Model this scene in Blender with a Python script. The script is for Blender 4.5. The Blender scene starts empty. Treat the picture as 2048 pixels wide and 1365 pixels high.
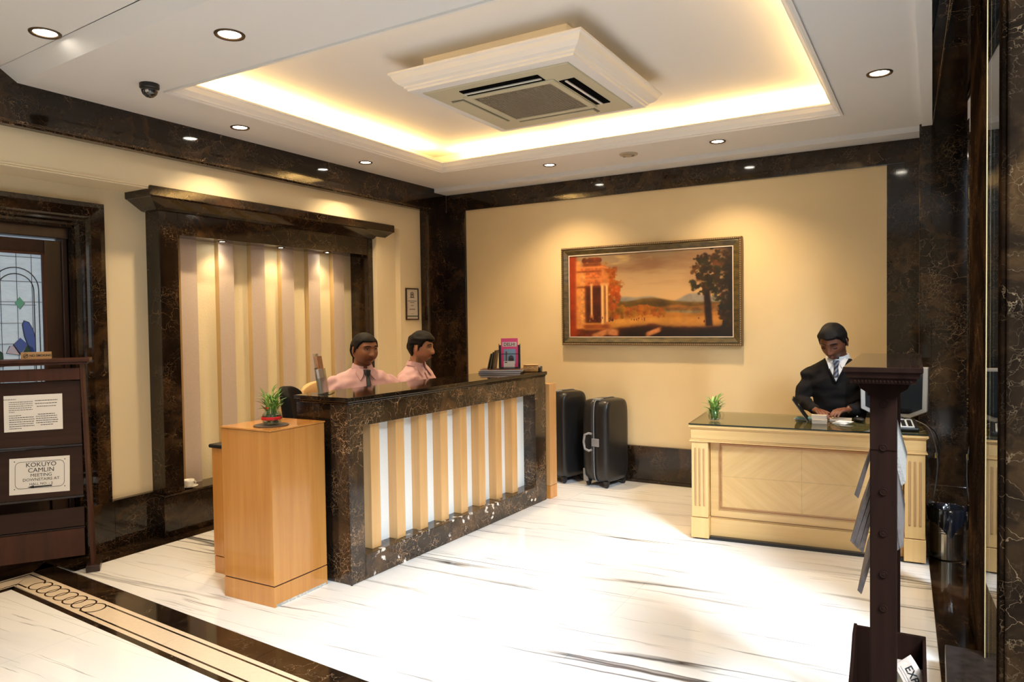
import bpy, bmesh, math, random
import numpy as np
from mathutils import Vector, Matrix, Euler
from mathutils.noise import noise as pnoise
R = math.radians
rnd = random.Random(7)
sc = bpy.context.scene
C = bpy.data.collections.new('room')   # linked to the scene at the end, so baking single meshes stays quick

# ---------------------------------------------------------------- camera
def make_camera():
    y, p, r = R(30.404), R(-1.577), R(-0.790)
    fw = Vector((-math.sin(y)*math.cos(p), math.cos(y)*math.cos(p), math.sin(p)))
    rt = Vector((math.cos(y), math.sin(y), 0))
    up = rt.cross(fw)
    c, s = math.cos(r), math.sin(r)
    rt2 = rt*c + up*s
    up2 = up*c - rt*s
    cam = bpy.data.objects.new('camera', bpy.data.cameras.new('camera'))
    C.objects.link(cam)
    M = Matrix((rt2, up2, -fw)).transposed().to_4x4()
    M.translation = Vector((4.378, -6.143, 1.47))
    cam.matrix_world = M
    cam.data.sensor_width = 36
    cam.data.lens = 36*1433.7/2048
    cam.data.clip_start = .02
    sc.camera = cam
make_camera()

# ---------------------------------------------------------------- world, exposure, daylight
w = bpy.data.worlds.new('world'); sc.world = w; w.use_nodes = True
w.node_tree.nodes['Background'].inputs[0].default_value = (.78, .88, 1, 1)
w.node_tree.nodes['Background'].inputs[1].default_value = .25
sc.view_settings.view_transform = 'Standard'
sc.view_settings.look = 'None'
sc.view_settings.exposure = 0.13
sc.view_settings.gamma = 1
sc.view_settings.use_curve_mapping = False
sc.cycles.use_denoising = True
sc.cycles.max_bounces = 8
sc.cycles.diffuse_bounces = 4
sc.cycles.glossy_bounces = 4
sc.cycles.transparent_max_bounces = 12
sc.cycles.sample_clamp_indirect = 6
sc.cycles.caustics_reflective = False
sc.cycles.caustics_refractive = False

def area(name, loc, direction, sx, sy, energy, col, spread=180):
    l = bpy.data.lights.new(name, 'AREA'); l.shape = 'RECTANGLE'; l.size = sx; l.size_y = sy
    l.energy = energy; l.color = col; l.spread = R(spread)
    o = bpy.data.objects.new(name, l); C.objects.link(o); o.location = loc
    o.rotation_euler = Vector(direction).to_track_quat('-Z', 'Y').to_euler()
    return o
DAY = (.76, .88, 1.0)
# daylight from the street through the glazed side wall; the front lamp is added fill
area('daylight_side', (6.1, -11.5, 3.4), (-.27, .93, -.33), 2.0, 2.0, 30, DAY, 64)
area('daylight_sky', (8.2, -6.7, 5.7), (-.64, .50, -.58), 1.8, 1.8, 430, DAY, 76)
area('daylight_high', (6.1, -11.2, 6.5), (-.20, .80, -.56), 2.6, 2.0, 330, DAY, 60)
area('front_fill', (1.6, -9.0, 1.6), (0, 1, -.05), 1.6, 2.2, 14, (1, .94, .86))  # added fill lamp outside the front opening

# ---------------------------------------------------------------- materials
def newmat(name):
    m = bpy.data.materials.new(name); m.use_nodes = True
    return m, m.node_tree, m.node_tree.nodes['Principled BSDF']
def setp(b, **k):
    for a, v in k.items():
        b.inputs[a.replace('_', ' ')].default_value = v
def plain(name, col, rough=.5, metal=0, spec=.5, noise=0, scale=20, bump=0, coat=0, stretch=(1, 1, 1)):
    m, t, b = newmat(name)
    setp(b, Base_Color=(*col, 1), Roughness=rough, Metallic=metal)
    b.inputs['Specular IOR Level'].default_value = spec
    b.inputs['Coat Weight'].default_value = coat
    if noise or bump:
        tc = t.nodes.new('ShaderNodeTexCoord'); mp = t.nodes.new('ShaderNodeMapping')
        mp.inputs['Scale'].default_value = stretch
        n = t.nodes.new('ShaderNodeTexNoise'); n.inputs['Scale'].default_value = scale
        n.inputs['Detail'].default_value = 4
        t.links.new(tc.outputs['Object'], mp.inputs[0]); t.links.new(mp.outputs[0], n.inputs['Vector'])
        if noise:
            cr = t.nodes.new('ShaderNodeValToRGB')
            cr.color_ramp.elements[0].position = .3; cr.color_ramp.elements[1].position = .7
            cr.color_ramp.elements[0].color = (*[c*(1-noise) for c in col], 1)
            cr.color_ramp.elements[1].color = (*[min(1, c*(1+noise)) for c in col], 1)
            t.links.new(n.outputs['Fac'], cr.inputs[0]); t.links.new(cr.outputs[0], b.inputs['Base Color'])
        if bump:
            bp = t.nodes.new('ShaderNodeBump'); bp.inputs['Strength'].default_value = bump
            bp.inputs['Distance'].default_value = .004
            t.links.new(n.outputs['Fac'], bp.inputs['Height']); t.links.new(bp.outputs[0], b.inputs['Normal'])
    return m
def math_node(t, op, a, b=None, c=None):
    n = t.nodes.new('ShaderNodeMath'); n.operation = op
    for i, v in enumerate((a, b, c)):
        if v is None: continue
        if isinstance(v, (int, float)): n.inputs[i].default_value = v
        else: t.links.new(v, n.inputs[i])
    return n.outputs[0]
def mixc(t, f, a, b):
    n = t.nodes.new('ShaderNodeMix'); n.data_type = 'RGBA'
    for i, v in ((0, f), (6, a), (7, b)):
        if isinstance(v, (int, float)): n.inputs[i].default_value = v
        elif isinstance(v, tuple): n.inputs[i].default_value = (*v, 1)
        else: t.links.new(v, n.inputs[i])
    return n.outputs[2]
def noise_n(t, vec, scale, detail=3, dist=0, rough=.5):
    n = t.nodes.new('ShaderNodeTexNoise'); n.inputs['Scale'].default_value = scale
    n.inputs['Detail'].default_value = detail; n.inputs['Distortion'].default_value = dist
    n.inputs['Roughness'].default_value = rough
    t.links.new(vec, n.inputs['Vector']); return n
def mapping(t, vec, scale=(1, 1, 1), rot=(0, 0, 0), loc=(0, 0, 0)):
    n = t.nodes.new('ShaderNodeMapping'); n.inputs['Scale'].default_value = scale
    n.inputs['Rotation'].default_value = rot; n.inputs['Location'].default_value = loc
    t.links.new(vec, n.inputs[0]); return n.outputs[0]
def ramp(t, fac, stops):
    n = t.nodes.new('ShaderNodeValToRGB'); e = n.color_ramp.elements
    while len(e) < len(stops): e.new(.5)
    for i, (p, c) in enumerate(stops):
        e[i].position = p; e[i].color = (*c, 1) if isinstance(c, tuple) else (c, c, c, 1)
    t.links.new(fac, n.inputs[0]); return n.outputs[0]

def dark_marble(name, light=1.0, veins=1.0, white=False, rough=.07, dense=0):
    m, t, b = newmat(name)
    pos = t.nodes.new('ShaderNodeNewGeometry').outputs['Position']
    wn = noise_n(t, pos, 5.0, 5, 0, .6)
    wv = t.nodes.new('ShaderNodeVectorMath'); wv.operation = 'MULTIPLY_ADD'
    t.links.new(wn.outputs['Color'], wv.inputs[0]); wv.inputs[1].default_value = (.22, .22, .22)
    t.links.new(pos, wv.inputs[2]); wp = wv.outputs[0]
    big = noise_n(t, wp, 2.6, 5, 1.2, .62)
    base = ramp(t, big.outputs['Fac'], [(.30, (.006*light, .004*light, .003*light)), (.5, (.017*light, .010*light, .006*light)), (.62, (.042*light, .022*light, .010*light)), (.78, (.085*light, .045*light, .020*light))])
    def vein(scale, width, seed):
        v = t.nodes.new('ShaderNodeTexVoronoi'); v.feature = 'DISTANCE_TO_EDGE'; v.inputs['Scale'].default_value = scale
        t.links.new(mapping(t, wp, (1, 1, 1.25), (0.3, .2, .5), (seed, seed*2, 0)), v.inputs['Vector'])
        return math_node(t, 'LESS_THAN', v.outputs['Distance'], width) if False else ramp(t, v.outputs['Distance'], [(0, 1.0), (width, 0.0)])
    msk = ramp(t, noise_n(t, pos, 3.1, 3).outputs['Fac'], [(.50-dense, 0.0), (.66-dense, 1.0)])
    msk2 = ramp(t, noise_n(t, mapping(t, pos, loc=(5, 3, 1)), 5.0, 3).outputs['Fac'], [(.47-dense, 0.0), (.70-dense, 1.0)])
    v1 = math_node(t, 'MULTIPLY', vein(9, .012, 1.3), msk)
    v2 = math_node(t, 'MULTIPLY', vein(27, .028, 4.1), msk2)
    v = math_node(t, 'MULTIPLY', math_node(t, 'MAXIMUM', v1, math_node(t, 'MULTIPLY', v2, .75)), .62*veins)
    col = mixc(t, v, base, (.42*light, .27*light, .15*light))
    if white:
        sp = t.nodes.new('ShaderNodeTexVoronoi'); sp.inputs['Scale'].default_value = 16
        t.links.new(wp, sp.inputs['Vector'])
        blob = math_node(t, 'MULTIPLY', ramp(t, sp.outputs['Distance'], [(.22, 1.0), (.30, 0.0)]), ramp(t, noise_n(t, pos, 7, 2).outputs['Fac'], [(.48, 0.0), (.55, 1.0)]))
        col = mixc(t, blob, col, (.75, .68, .60))
    t.links.new(col, b.inputs['Base Color']); setp(b, Roughness=rough)
    b.inputs['Specular IOR Level'].default_value = .5
    return m
MARB = dark_marble('dark marble')
MARB_H = dark_marble('honed dark marble', light=.8, veins=.7, rough=.3)
def matte(m):
    t = m.node_tree; b = t.nodes['Principled BSDF']; d = t.nodes.new('ShaderNodeBsdfDiffuse')
    t.links.new(b.inputs['Base Color'].links[0].from_socket, d.inputs[0]); t.links.new(d.outputs[0], t.nodes['Material Output'].inputs[0])
matte(MARB_H)
MARB_F = dark_marble('dark marble counter front', light=2.0, veins=1.3, rough=.12, dense=.045)  # base lightened: daylight on the counter front is put into the colour
MARB_W = dark_marble('dark marble with white fossils', light=1.8, veins=1.3, white=True, rough=.12, dense=.045)  # base lightened the same way; the fossils are the stone's own

def white_marble():
    m, t, b = newmat('white veined marble')
    pos = t.nodes.new('ShaderNodeNewGeometry').outputs['Position']
    rp = mapping(t, pos, (1, 1, 1), (0, 0, R(-4)))
    warp = noise_n(t, rp, 1.4, 3)
    wv = t.nodes.new('ShaderNodeVectorMath'); wv.operation = 'MULTIPLY_ADD'
    t.links.new(warp.outputs['Color'], wv.inputs[0]); wv.inputs[1].default_value = (.3, .07, 0); t.links.new(rp, wv.inputs[2])
    w2 = t.nodes.new('ShaderNodeVectorMath'); w2.operation = 'MULTIPLY_ADD'
    t.links.new(noise_n(t, rp, 14, 3).outputs['Color'], w2.inputs[0]); w2.inputs[1].default_value = (.03, .010, 0); t.links.new(wv.outputs[0], w2.inputs[2])
    q = w2.outputs[0]
    def veins(sx, sy, width, loc):
        n = noise_n(t, mapping(t, q, (sx, sy, 0.01), loc=loc), 1.0, 2.5, .15, .55)
        d = math_node(t, 'ABSOLUTE', math_node(t, 'SUBTRACT', n.outputs['Fac'], .5))
        return ramp(t, d, [(0, 1.0), (width, 0.0)])
    m1 = ramp(t, noise_n(t, mapping(t, q, (.5, 2.5, 0.01), loc=(3, 1, 0)), 1, 3).outputs['Fac'], [(.48, 0.0), (.56, 1.0)])
    m2 = ramp(t, noise_n(t, mapping(t, q, (.8, 6, 0.01), loc=(8, 2, 0)), 1, 3).outputs['Fac'], [(.55, 0.0), (.64, 1.0)])
    m3 = ramp(t, noise_n(t, mapping(t, q, (1.6, 14, 0.01), loc=(2, 9, 0)), 1, 3).outputs['Fac'], [(.55, 0.0), (.62, 1.0)])
    a = math_node(t, 'MULTIPLY', veins(.10, 3.2, .011, (0, 0, 0)), m1)
    c = math_node(t, 'MULTIPLY', veins(.12, 9, .012, (7, 3, 0)), m2)
    e = math_node(t, 'MULTIPLY', veins(.25, 24, .020, (1, 8, 0)), m3)
    v = math_node(t, 'MAXIMUM', math_node(t, 'MAXIMUM', a, math_node(t, 'MULTIPLY', c, .6)), math_node(t, 'MULTIPLY', e, .75))
    cloud = ramp(t, noise_n(t, mapping(t, q, (.45, 3.2, 0.01), loc=(4, 4, 0)), 1, 4, .3).outputs['Fac'], [(.35, (.86, .845, .82)), (.62, (.80, .79, .785)), (.78, (.64, .65, .68))])
    col = mixc(t, math_node(t, 'MULTIPLY', v, .95), cloud, (.022, .020, .022))
    t.links.new(col, b.inputs['Base Color']); setp(b, Roughness=.06)
    b.inputs['Specular IOR Level'].default_value = .5
    return m
WMARB = white_marble()

def wood(name, c0, c1, axis='z', scale=1, rough=.25, coat=.3, spec=.5):
    m, t, b = newmat(name)
    o = t.nodes.new('ShaderNodeTexCoord').outputs['Object']
    s = {'z': (14, 14, .7), 'x': (.7, 14, 14), 'y': (14, .7, 14)}[axis]
    n = noise_n(t, mapping(t, o, tuple(a*scale for a in s)), 1.6, 5, .4, .6)
    n2 = noise_n(t, mapping(t, o, (1.2, 1.2, .5)), 1.5, 2)
    f = math_node(t, 'MULTIPLY_ADD', n2.outputs['Fac'], .35, math_node(t, 'MULTIPLY', n.outputs['Fac'], .65))
    t.links.new(ramp(t, f, [(.32, c0), (.68, c1)]), b.inputs['Base Color'])
    setp(b, Roughness=rough); b.inputs['Coat Weight'].default_value = coat; b.inputs['Coat Roughness'].default_value = .08
    b.inputs['Specular IOR Level'].default_value = spec
    return m
MAPLE = wood('honey maple veneer', (.50, .25, .085), (.62, .345, .135))
PODW = wood('orange maple veneer', (.50, .20, .045), (.64, .30, .075), rough=.18)
SLATW = wood('golden slat veneer', (.58, .32, .115), (.70, .42, .175), rough=.3, coat=.1)
BEECH = wood('pale beech', (.60, .36, .13), (.72, .47, .195), rough=.3)
BEECHX = wood('pale beech along', (.60, .36, .13), (.72, .47, .195), axis='x', rough=.3)
DARKW = wood('dark walnut', (.013, .006, .004), (.038, .016, .010), rough=.38, coat=.2)
STANDW = wood('black brown stand wood', (.007, .003, .002), (.017, .007, .0045), rough=.6, coat=0, spec=.03)
DARKWX = wood('dark walnut along', (.018, .008, .005), (.048, .020, .012), axis='x', rough=.5, coat=.0, spec=.25)
REDW = wood('reddish mahogany', (.034, .011, .006), (.078, .025, .012), rough=.45, coat=.0, spec=.3)
CREAM = plain('cream wallpaper', (.76, .60, .345), .6, spec=.3, noise=.03, scale=3)
def wallpaper(name, col, sc_=160, st=.25):
    m, t, b = newmat(name)
    pos = t.nodes.new('ShaderNodeNewGeometry').outputs['Position']
    n = noise_n(t, mapping(t, pos, (1, 1, 1.8)), sc_*.6, 3, .6)
    n2 = noise_n(t, pos, 2.0, 2)
    t.links.new(ramp(t, n2.outputs['Fac'], [(.3, tuple(c*.96 for c in col)), (.7, tuple(min(1, c*1.03) for c in col))]), b.inputs['Base Color'])
    bp = t.nodes.new('ShaderNodeBump'); bp.inputs['Strength'].default_value = st; bp.inputs['Distance'].default_value = .003
    t.links.new(n.outputs['Fac'], bp.inputs['Height']); t.links.new(bp.outputs[0], b.inputs['Normal'])
    setp(b, Roughness=.55); b.inputs['Specular IOR Level'].default_value = .35
    return m
WALLP = wallpaper('embossed cream wallpaper', (.80, .62, .35))
WALLN = wallpaper('niche cream wallpaper', (.86, .76, .52), 110, .5)
WALLL = plain('cream paint', (.82, .70, .48), .55, spec=.3)
BOARD = plain('greige speckled board', (.60, .50, .43), .5, noise=.06, scale=160)
BOARDS = plain('board shaded side', (.62, .45, .22), .5)  # side faces browner; their shade is put into the colour
CEIL = plain('ceiling white paint', (.80, .78, .76), .7, spec=.2)
CORN = plain('cornice white gloss', (.84, .82, .80), .35)
WHITEP = plain('white panel', (.86, .88, .86), .45, noise=.03, scale=200)
BLACK = plain('black plastic', (.010, .010, .011), .38)
BLACKS = plain('black suitcase shell', (.012, .012, .013), .30, bump=.15, scale=300)
GREYP = plain('grey plastic', (.20, .20, .21), .45)
SILVER = plain('silver plastic', (.52, .55, .60), .3, metal=.25)
STEEL = plain('brushed steel', (.62, .55, .44), .22, metal=1)
CHROME = plain('chrome', (.8, .8, .8), .1, metal=1)
BRONZE = plain('bronze trim ring', (.10, .06, .03), .4, metal=.6)
ACB = plain('aged beige plastic', (.56, .51, .36), .45)
ACW = plain('louvre white', (.75, .75, .72), .4)
PAPER = plain('white paper', (.80, .79, .78), .7)
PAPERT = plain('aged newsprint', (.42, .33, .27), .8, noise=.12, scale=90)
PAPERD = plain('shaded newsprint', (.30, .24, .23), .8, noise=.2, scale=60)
INK = plain('black ink', (.012, .012, .014), .6)
INKG = plain('grey ink', (.12, .12, .13), .6)
PINK = plain('magenta print', (.80, .07, .26), .4)
SKYB = plain('blue print', (.25, .42, .66), .4)
GREEN = plain('lucky bamboo leaf', (.10, .26, .035), .4, noise=.35, scale=30)
GREENL = plain('pale bamboo leaf', (.30, .46, .13), .4, noise=.35, scale=30)
STALK = plain('bamboo stalk', (.22, .36, .07), .4)
RED = plain('red ribbon', (.62, .015, .015), .35)
CARD = plain('brown cardboard', (.48, .30, .14), .7)
TANL = plain('tan leather', (.66, .44, .19), .45)
FABB = plain('black fabric', (.008, .008, .009), .85, spec=.2)
KNIT = plain('black knit sweater', (.010, .009, .010), .9, spec=.15, bump=.3, scale=260)
TROU = plain('dark trousers', (.02, .02, .025), .8)
PINKS = plain('pink shirt cotton', (.72, .47, .50), .8, spec=.2, noise=.04, scale=40, stretch=(8, 8, 1))
WSHIRT = plain('white shirt cotton', (.72, .70, .70), .8, spec=.2)
HAIRM = plain('black hair', (.005, .004, .004), .6, spec=.25, bump=.6, scale=120, stretch=(3, 3, 1))
EYEW = plain('eye white', (.55, .52, .50), .2)
IRIS = plain('dark iris', (.015, .008, .006), .1)
PORC = plain('white porcelain', (.80, .78, .74), .12)
GOLDF = plain('gilt frame edge', (.20, .13, .06), .32, metal=.7)
OLIVE = plain('olive lacquer frame', (.075, .052, .014), .45, noise=.6, scale=14, coat=.1, stretch=(1, 1, 3))
FILLET = plain('pale frame fillet', (.62, .52, .44), .4)
LEAD = plain('lead came', (.10, .10, .11), .35, metal=.8)
STONE = plain('cream inlay stone', (.72, .58, .42), .12, noise=.04, scale=60)
GROUT = plain('grout', (.55, .53, .50), .8)
SLABT = plain('polished granite slab', (.018, .012, .010), .35, spec=.2, noise=.4, scale=30)
BRASS = plain('brass', (.6, .42, .1), .3, metal=1)

def glass_mat(name, tint=(1, 1, 1), mixf=None, ior=1.5, rough=0.0):
    m = bpy.data.materials.new(name); m.use_nodes = True; t = m.node_tree
    t.nodes.remove(t.nodes['Principled BSDF']); out = t.nodes['Material Output']
    f = t.nodes.new('ShaderNodeFresnel'); f.inputs[0].default_value = ior
    bf = t.nodes.new('ShaderNodeNewGeometry')   # same reflectance on both faces of a thin pane
    t.links.new(math_node(t, 'ADD', ior, math_node(t, 'MULTIPLY', bf.outputs['Backfacing'], 1/ior-ior)), f.inputs[0])
    tr = t.nodes.new('ShaderNodeBsdfTransparent'); tr.inputs[0].default_value = (*tint, 1)
    g = t.nodes.new('ShaderNodeBsdfGlossy'); g.inputs['Roughness'].default_value = rough
    mx = t.nodes.new('ShaderNodeMixShader')
    if mixf is None: t.links.new(f.outputs[0], mx.inputs[0])
    else: t.links.new(math_node(t, 'MAXIMUM', f.outputs[0], mixf), mx.inputs[0])
    t.links.new(tr.outputs[0], mx.inputs[1]); t.links.new(g.outputs[0], mx.inputs[2]); t.links.new(mx.outputs[0], out.inputs[0])
    return m
GLASS = glass_mat('clear glass', (.93, .96, .95))
DOORG = glass_mat('entrance glass', (.97, .98, .98), ior=1.9)
DESKG = glass_mat('desk glass', (.82, .84, .76), .08)
ACRYL = glass_mat('acrylic', (.82, .84, .84), .12)
def emit(name, col, s):
    m = bpy.data.materials.new(name); m.use_nodes = True; t = m.node_tree
    t.nodes.remove(t.nodes['Principled BSDF']); e = t.nodes.new('ShaderNodeEmission')
    e.inputs[0].default_value = (*col, 1); e.inputs[1].default_value = s
    t.links.new(e.outputs[0], t.nodes['Material Output'].inputs[0]); return m
LAMP = emit('lamp glow', (1, .90, .74), 45)
TUBE = emit('cove tube glow', (1, .72, .32), 5)
LEADGL = None
def stained_glass():
    # obscured glass; light from behind it is put in as emission
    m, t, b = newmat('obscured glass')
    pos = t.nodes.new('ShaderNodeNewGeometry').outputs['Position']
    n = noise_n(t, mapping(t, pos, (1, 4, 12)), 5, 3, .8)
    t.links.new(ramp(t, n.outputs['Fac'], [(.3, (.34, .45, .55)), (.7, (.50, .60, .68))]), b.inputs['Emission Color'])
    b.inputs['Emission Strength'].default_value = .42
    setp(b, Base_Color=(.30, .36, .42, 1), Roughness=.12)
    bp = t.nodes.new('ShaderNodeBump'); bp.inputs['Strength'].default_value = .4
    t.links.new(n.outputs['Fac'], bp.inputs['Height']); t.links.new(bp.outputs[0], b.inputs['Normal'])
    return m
OBSG = stained_glass()
def cglass(name, col, s=.35):
    m, t, b = newmat(name); setp(b, Base_Color=(*col, 1), Roughness=.1)
    b.inputs['Emission Color'].default_value = (*col, 1); b.inputs['Emission Strength'].default_value = s  # pieces glow as well, for the light behind the door
    return m
BLUEG = cglass('blue glass', (.05, .08, .24)); GREENG = cglass('green glass', (.08, .22, .16)); LILACG = cglass('lilac glass', (.30, .28, .36)); DKG = cglass('dark green glass', (.02, .05, .04))

# ---------------------------------------------------------------- mesh helpers
class MB:
    def __init__(s): s.v = []; s.f = []; s.mi = []; s.cur = 0
    def add(s, vs, fs):
        k = len(s.v); s.v += [tuple(v) for v in vs]; s.f += [tuple(i+k for i in f) for f in fs]; s.mi += [s.cur]*len(fs); return s
    def box(s, x0, x1, y0, y1, z0, z1, M=None):
        vs = [Vector(p) for p in ((x0, y0, z0), (x1, y0, z0), (x1, y1, z0), (x0, y1, z0), (x0, y0, z1), (x1, y0, z1), (x1, y1, z1), (x0, y1, z1))]
        if M is not None: vs = [M @ v for v in vs]
        return s.add(vs, [(0, 3, 2, 1), (4, 5, 6, 7), (0, 1, 5, 4), (1, 2, 6, 5), (2, 3, 7, 6), (3, 0, 4, 7)])
    def prism(s, poly, a, b, axis='z', M=None):
        n = len(poly); mk = {'z': lambda p, h: (p[0], p[1], h), 'y': lambda p, h: (p[0], h, p[1]), 'x': lambda p, h: (h, p[0], p[1])}[axis]
        vs = [Vector(mk(p, a)) for p in poly] + [Vector(mk(p, b)) for p in poly]
        if M is not None: vs = [M @ v for v in vs]
        fs = [tuple(range(n))[::-1], tuple(range(n, 2*n))] + [(i, (i+1) % n, n+(i+1) % n, n+i) for i in range(n)]
        return s.add(vs, fs)
    def lathe(s, prof, n=24, M=None, cap=True):
        vs = []; fs = []
        for r, z in prof:
            for i in range(n):
                a = 2*math.pi*i/n; vs.append(Vector((r*math.cos(a), r*math.sin(a), z)))
        for k in range(len(prof)-1):
            for i in range(n):
                j = (i+1) % n; fs.append((k*n+i, k*n+j, (k+1)*n+j, (k+1)*n+i))
        if cap: fs.append(tuple(range(n))[::-1]); fs.append(tuple(range((len(prof)-1)*n, len(prof)*n)))
        if M is not None: vs = [M @ v for v in vs]
        return s.add(vs, fs)
    def tube(s, pts, r, n=8, cap=True):
        pts = [Vector(p) for p in pts]; vs = []; fs = []
        rr = r if isinstance(r, (list, tuple)) else [r]*len(pts)
        up = None
        for k, p in enumerate(pts):
            d = (pts[min(k+1, len(pts)-1)] - pts[max(k-1, 0)]).normalized()
            if up is None: up = Vector((0, 0, 1)) if abs(d.z) < .9 else Vector((1, 0, 0))
            a = d.cross(up).normalized(); bb = a.cross(d).normalized(); up = bb
            for i in range(n):
                an = 2*math.pi*i/n; vs.append(p + a*math.cos(an)*rr[k] + bb*math.sin(an)*rr[k])
        for k in range(len(pts)-1):
            for i in range(n):
                j = (i+1) % n; fs.append((k*n+i, k*n+j, (k+1)*n+j, (k+1)*n+i))
        if cap: fs.append(tuple(range(n))[::-1]); fs.append(tuple(range((len(pts)-1)*n, len(pts)*n)))
        return s.add(vs, fs)
    def sphere(s, c, r, nu=16, nv=10):
        c = Vector(c); rr = Vector(r) if isinstance(r, (tuple, list)) else Vector((r, r, r)); vs = []; fs = []
        for j in range(1, nv):
            th = math.pi*j/nv
            for i in range(nu):
                a = 2*math.pi*i/nu
                vs.append(c + Vector((rr.x*math.sin(th)*math.cos(a), rr.y*math.sin(th)*math.sin(a), rr.z*math.cos(th))))
        for j in range(nv-2):
            for i in range(nu):
                k = (i+1) % nu; fs.append((j*nu+i, (j+1)*nu+i, (j+1)*nu+k, j*nu+k))
        t = len(vs); vs += [c + Vector((0, 0, rr.z)), c - Vector((0, 0, rr.z))]
        for i in range(nu):
            k = (i+1) % nu; fs.append((t, i, k)); fs.append((t+1, (nv-2)*nu+k, (nv-2)*nu+i))
        return s.add(vs, fs)
    def frame(s, prof, x0, x1, y0, y1, closed=True):
        """sweep a profile (inset d, z) round a rectangle in XY with mitred corners"""
        vs = []; fs = []; n = len(prof)
        for d, z in prof: vs += [(x0+d, y0+d, z), (x1-d, y0+d, z), (x1-d, y1-d, z), (x0+d, y1-d, z)]
        for k in range(n if closed else n-1):
            q = (k+1) % n
            for i in range(4):
                j = (i+1) % 4; fs.append((k*4+i, k*4+j, q*4+j, q*4+i))
        return s.add(vs, fs)
    def mesh(s, name='mesh'):
        me = bpy.data.meshes.new(name); me.from_pydata(s.v, [], s.f); me.update(); return me

def O(name, mb, mat, parent=None, bevel=0, smooth=False, seg=2, loc=None, rot=None):
    me = mb.mesh(name) if isinstance(mb, MB) else mb
    mats = mat if isinstance(mat, (list, tuple)) else [mat]
    for mm in mats: me.materials.append(mm)
    if isinstance(mb, MB) and len(mats) > 1: me.polygons.foreach_set('material_index', mb.mi)
    o = bpy.data.objects.new(name, me); C.objects.link(o)
    bm = bmesh.new(); bm.from_mesh(me); bmesh.ops.recalc_face_normals(bm, faces=bm.faces); bm.to_mesh(me); bm.free()
    if smooth: me.polygons.foreach_set('use_smooth', [True]*len(me.polygons))
    if bevel:
        b = o.modifiers.new('b', 'BEVEL'); b.width = bevel; b.segments = seg; b.limit_method = 'ANGLE'; b.angle_limit = R(40)
    if smooth == 'angle':
        pass
    if loc: o.location = loc
    if rot: o.rotation_euler = rot
    if parent: o.parent = parent
    return o
def tag(o, label=None, cat=None, group=None, kind=None):
    if label: o['label'] = label
    if cat: o['category'] = cat
    if group: o['group'] = group
    if kind: o['kind'] = kind
    return o
def T(name, label, cat, loc=(0, 0, 0), rotz=0, group=None, rot=None):
    o = bpy.data.objects.new(name, None); C.objects.link(o); o.empty_display_size = .1
    o.location = loc; o.rotation_euler = rot or (0, 0, rotz)
    return tag(o, label, cat, group)
def S(name, mb, mat, parent=None, **k):
    o = O(name, mb, mat, parent, **k)
    if not parent: o['kind'] = 'structure'
    return o
def dup(o, parent=None):
    c = o.copy(); C.objects.link(c); c.parent = parent
    for ch in [x for x in bpy.data.objects if x.parent == o]: dup(ch, c)
    return c
def bake_mesh(o):
    sc.collection.objects.link(o); dg = bpy.context.evaluated_depsgraph_get()
    me = bpy.data.meshes.new_from_object(o.evaluated_get(dg)); sc.collection.objects.unlink(o)
    return me
def text_mesh(txt, size, ext=.0004, bold=0, align='CENTER', shear=0, space=1):
    cu = bpy.data.curves.new('txt', 'FONT'); cu.body = txt; cu.size = size; cu.extrude = ext; cu.align_x = align; cu.align_y = 'CENTER'
    cu.offset = bold; cu.shear = shear; cu.space_character = space; cu.resolution_u = 3
    o = bpy.data.objects.new('txt', cu)
    me = bake_mesh(o); bpy.data.objects.remove(o); bpy.data.curves.remove(cu)
    me.materials.clear()
    return me
def T_on(name, txt, size, mat, parent, loc, rot, bold=0, sx=1, **k):
    me = text_mesh(txt, size, bold=bold, **k)
    if sx != 1: me.transform(Matrix.Diagonal((sx, 1, 1, 1)))
    me.materials.append(mat)
    o = bpy.data.objects.new(name, me); C.objects.link(o); o.parent = parent; o.location = loc; o.rotation_euler = rot
    return o

# ================================================================= SETTING
# levels: main ceiling 2.829, lower strip 2.789, front ceiling 2.889, tray 3.03
M_ = .058   # the front bay runs 3.3 degrees off the room
def yb(y0, x): return y0 - M_*x
def clip(poly, a, b, c):
    """keep a*x+b*y>=c"""
    out = []
    for i in range(len(poly)):
        p, q = poly[i], poly[(i+1) % len(poly)]
        dp, dq = a*p[0]+b*p[1]-c, a*q[0]+b*q[1]-c
        if dp >= 0: out.append(p)
        if (dp > 0 and dq < 0) or (dp < 0 and dq > 0):
            t = dp/(dp-dq); out.append((p[0]+t*(q[0]-p[0]), p[1]+t*(q[1]-p[1])))
    return out

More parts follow.
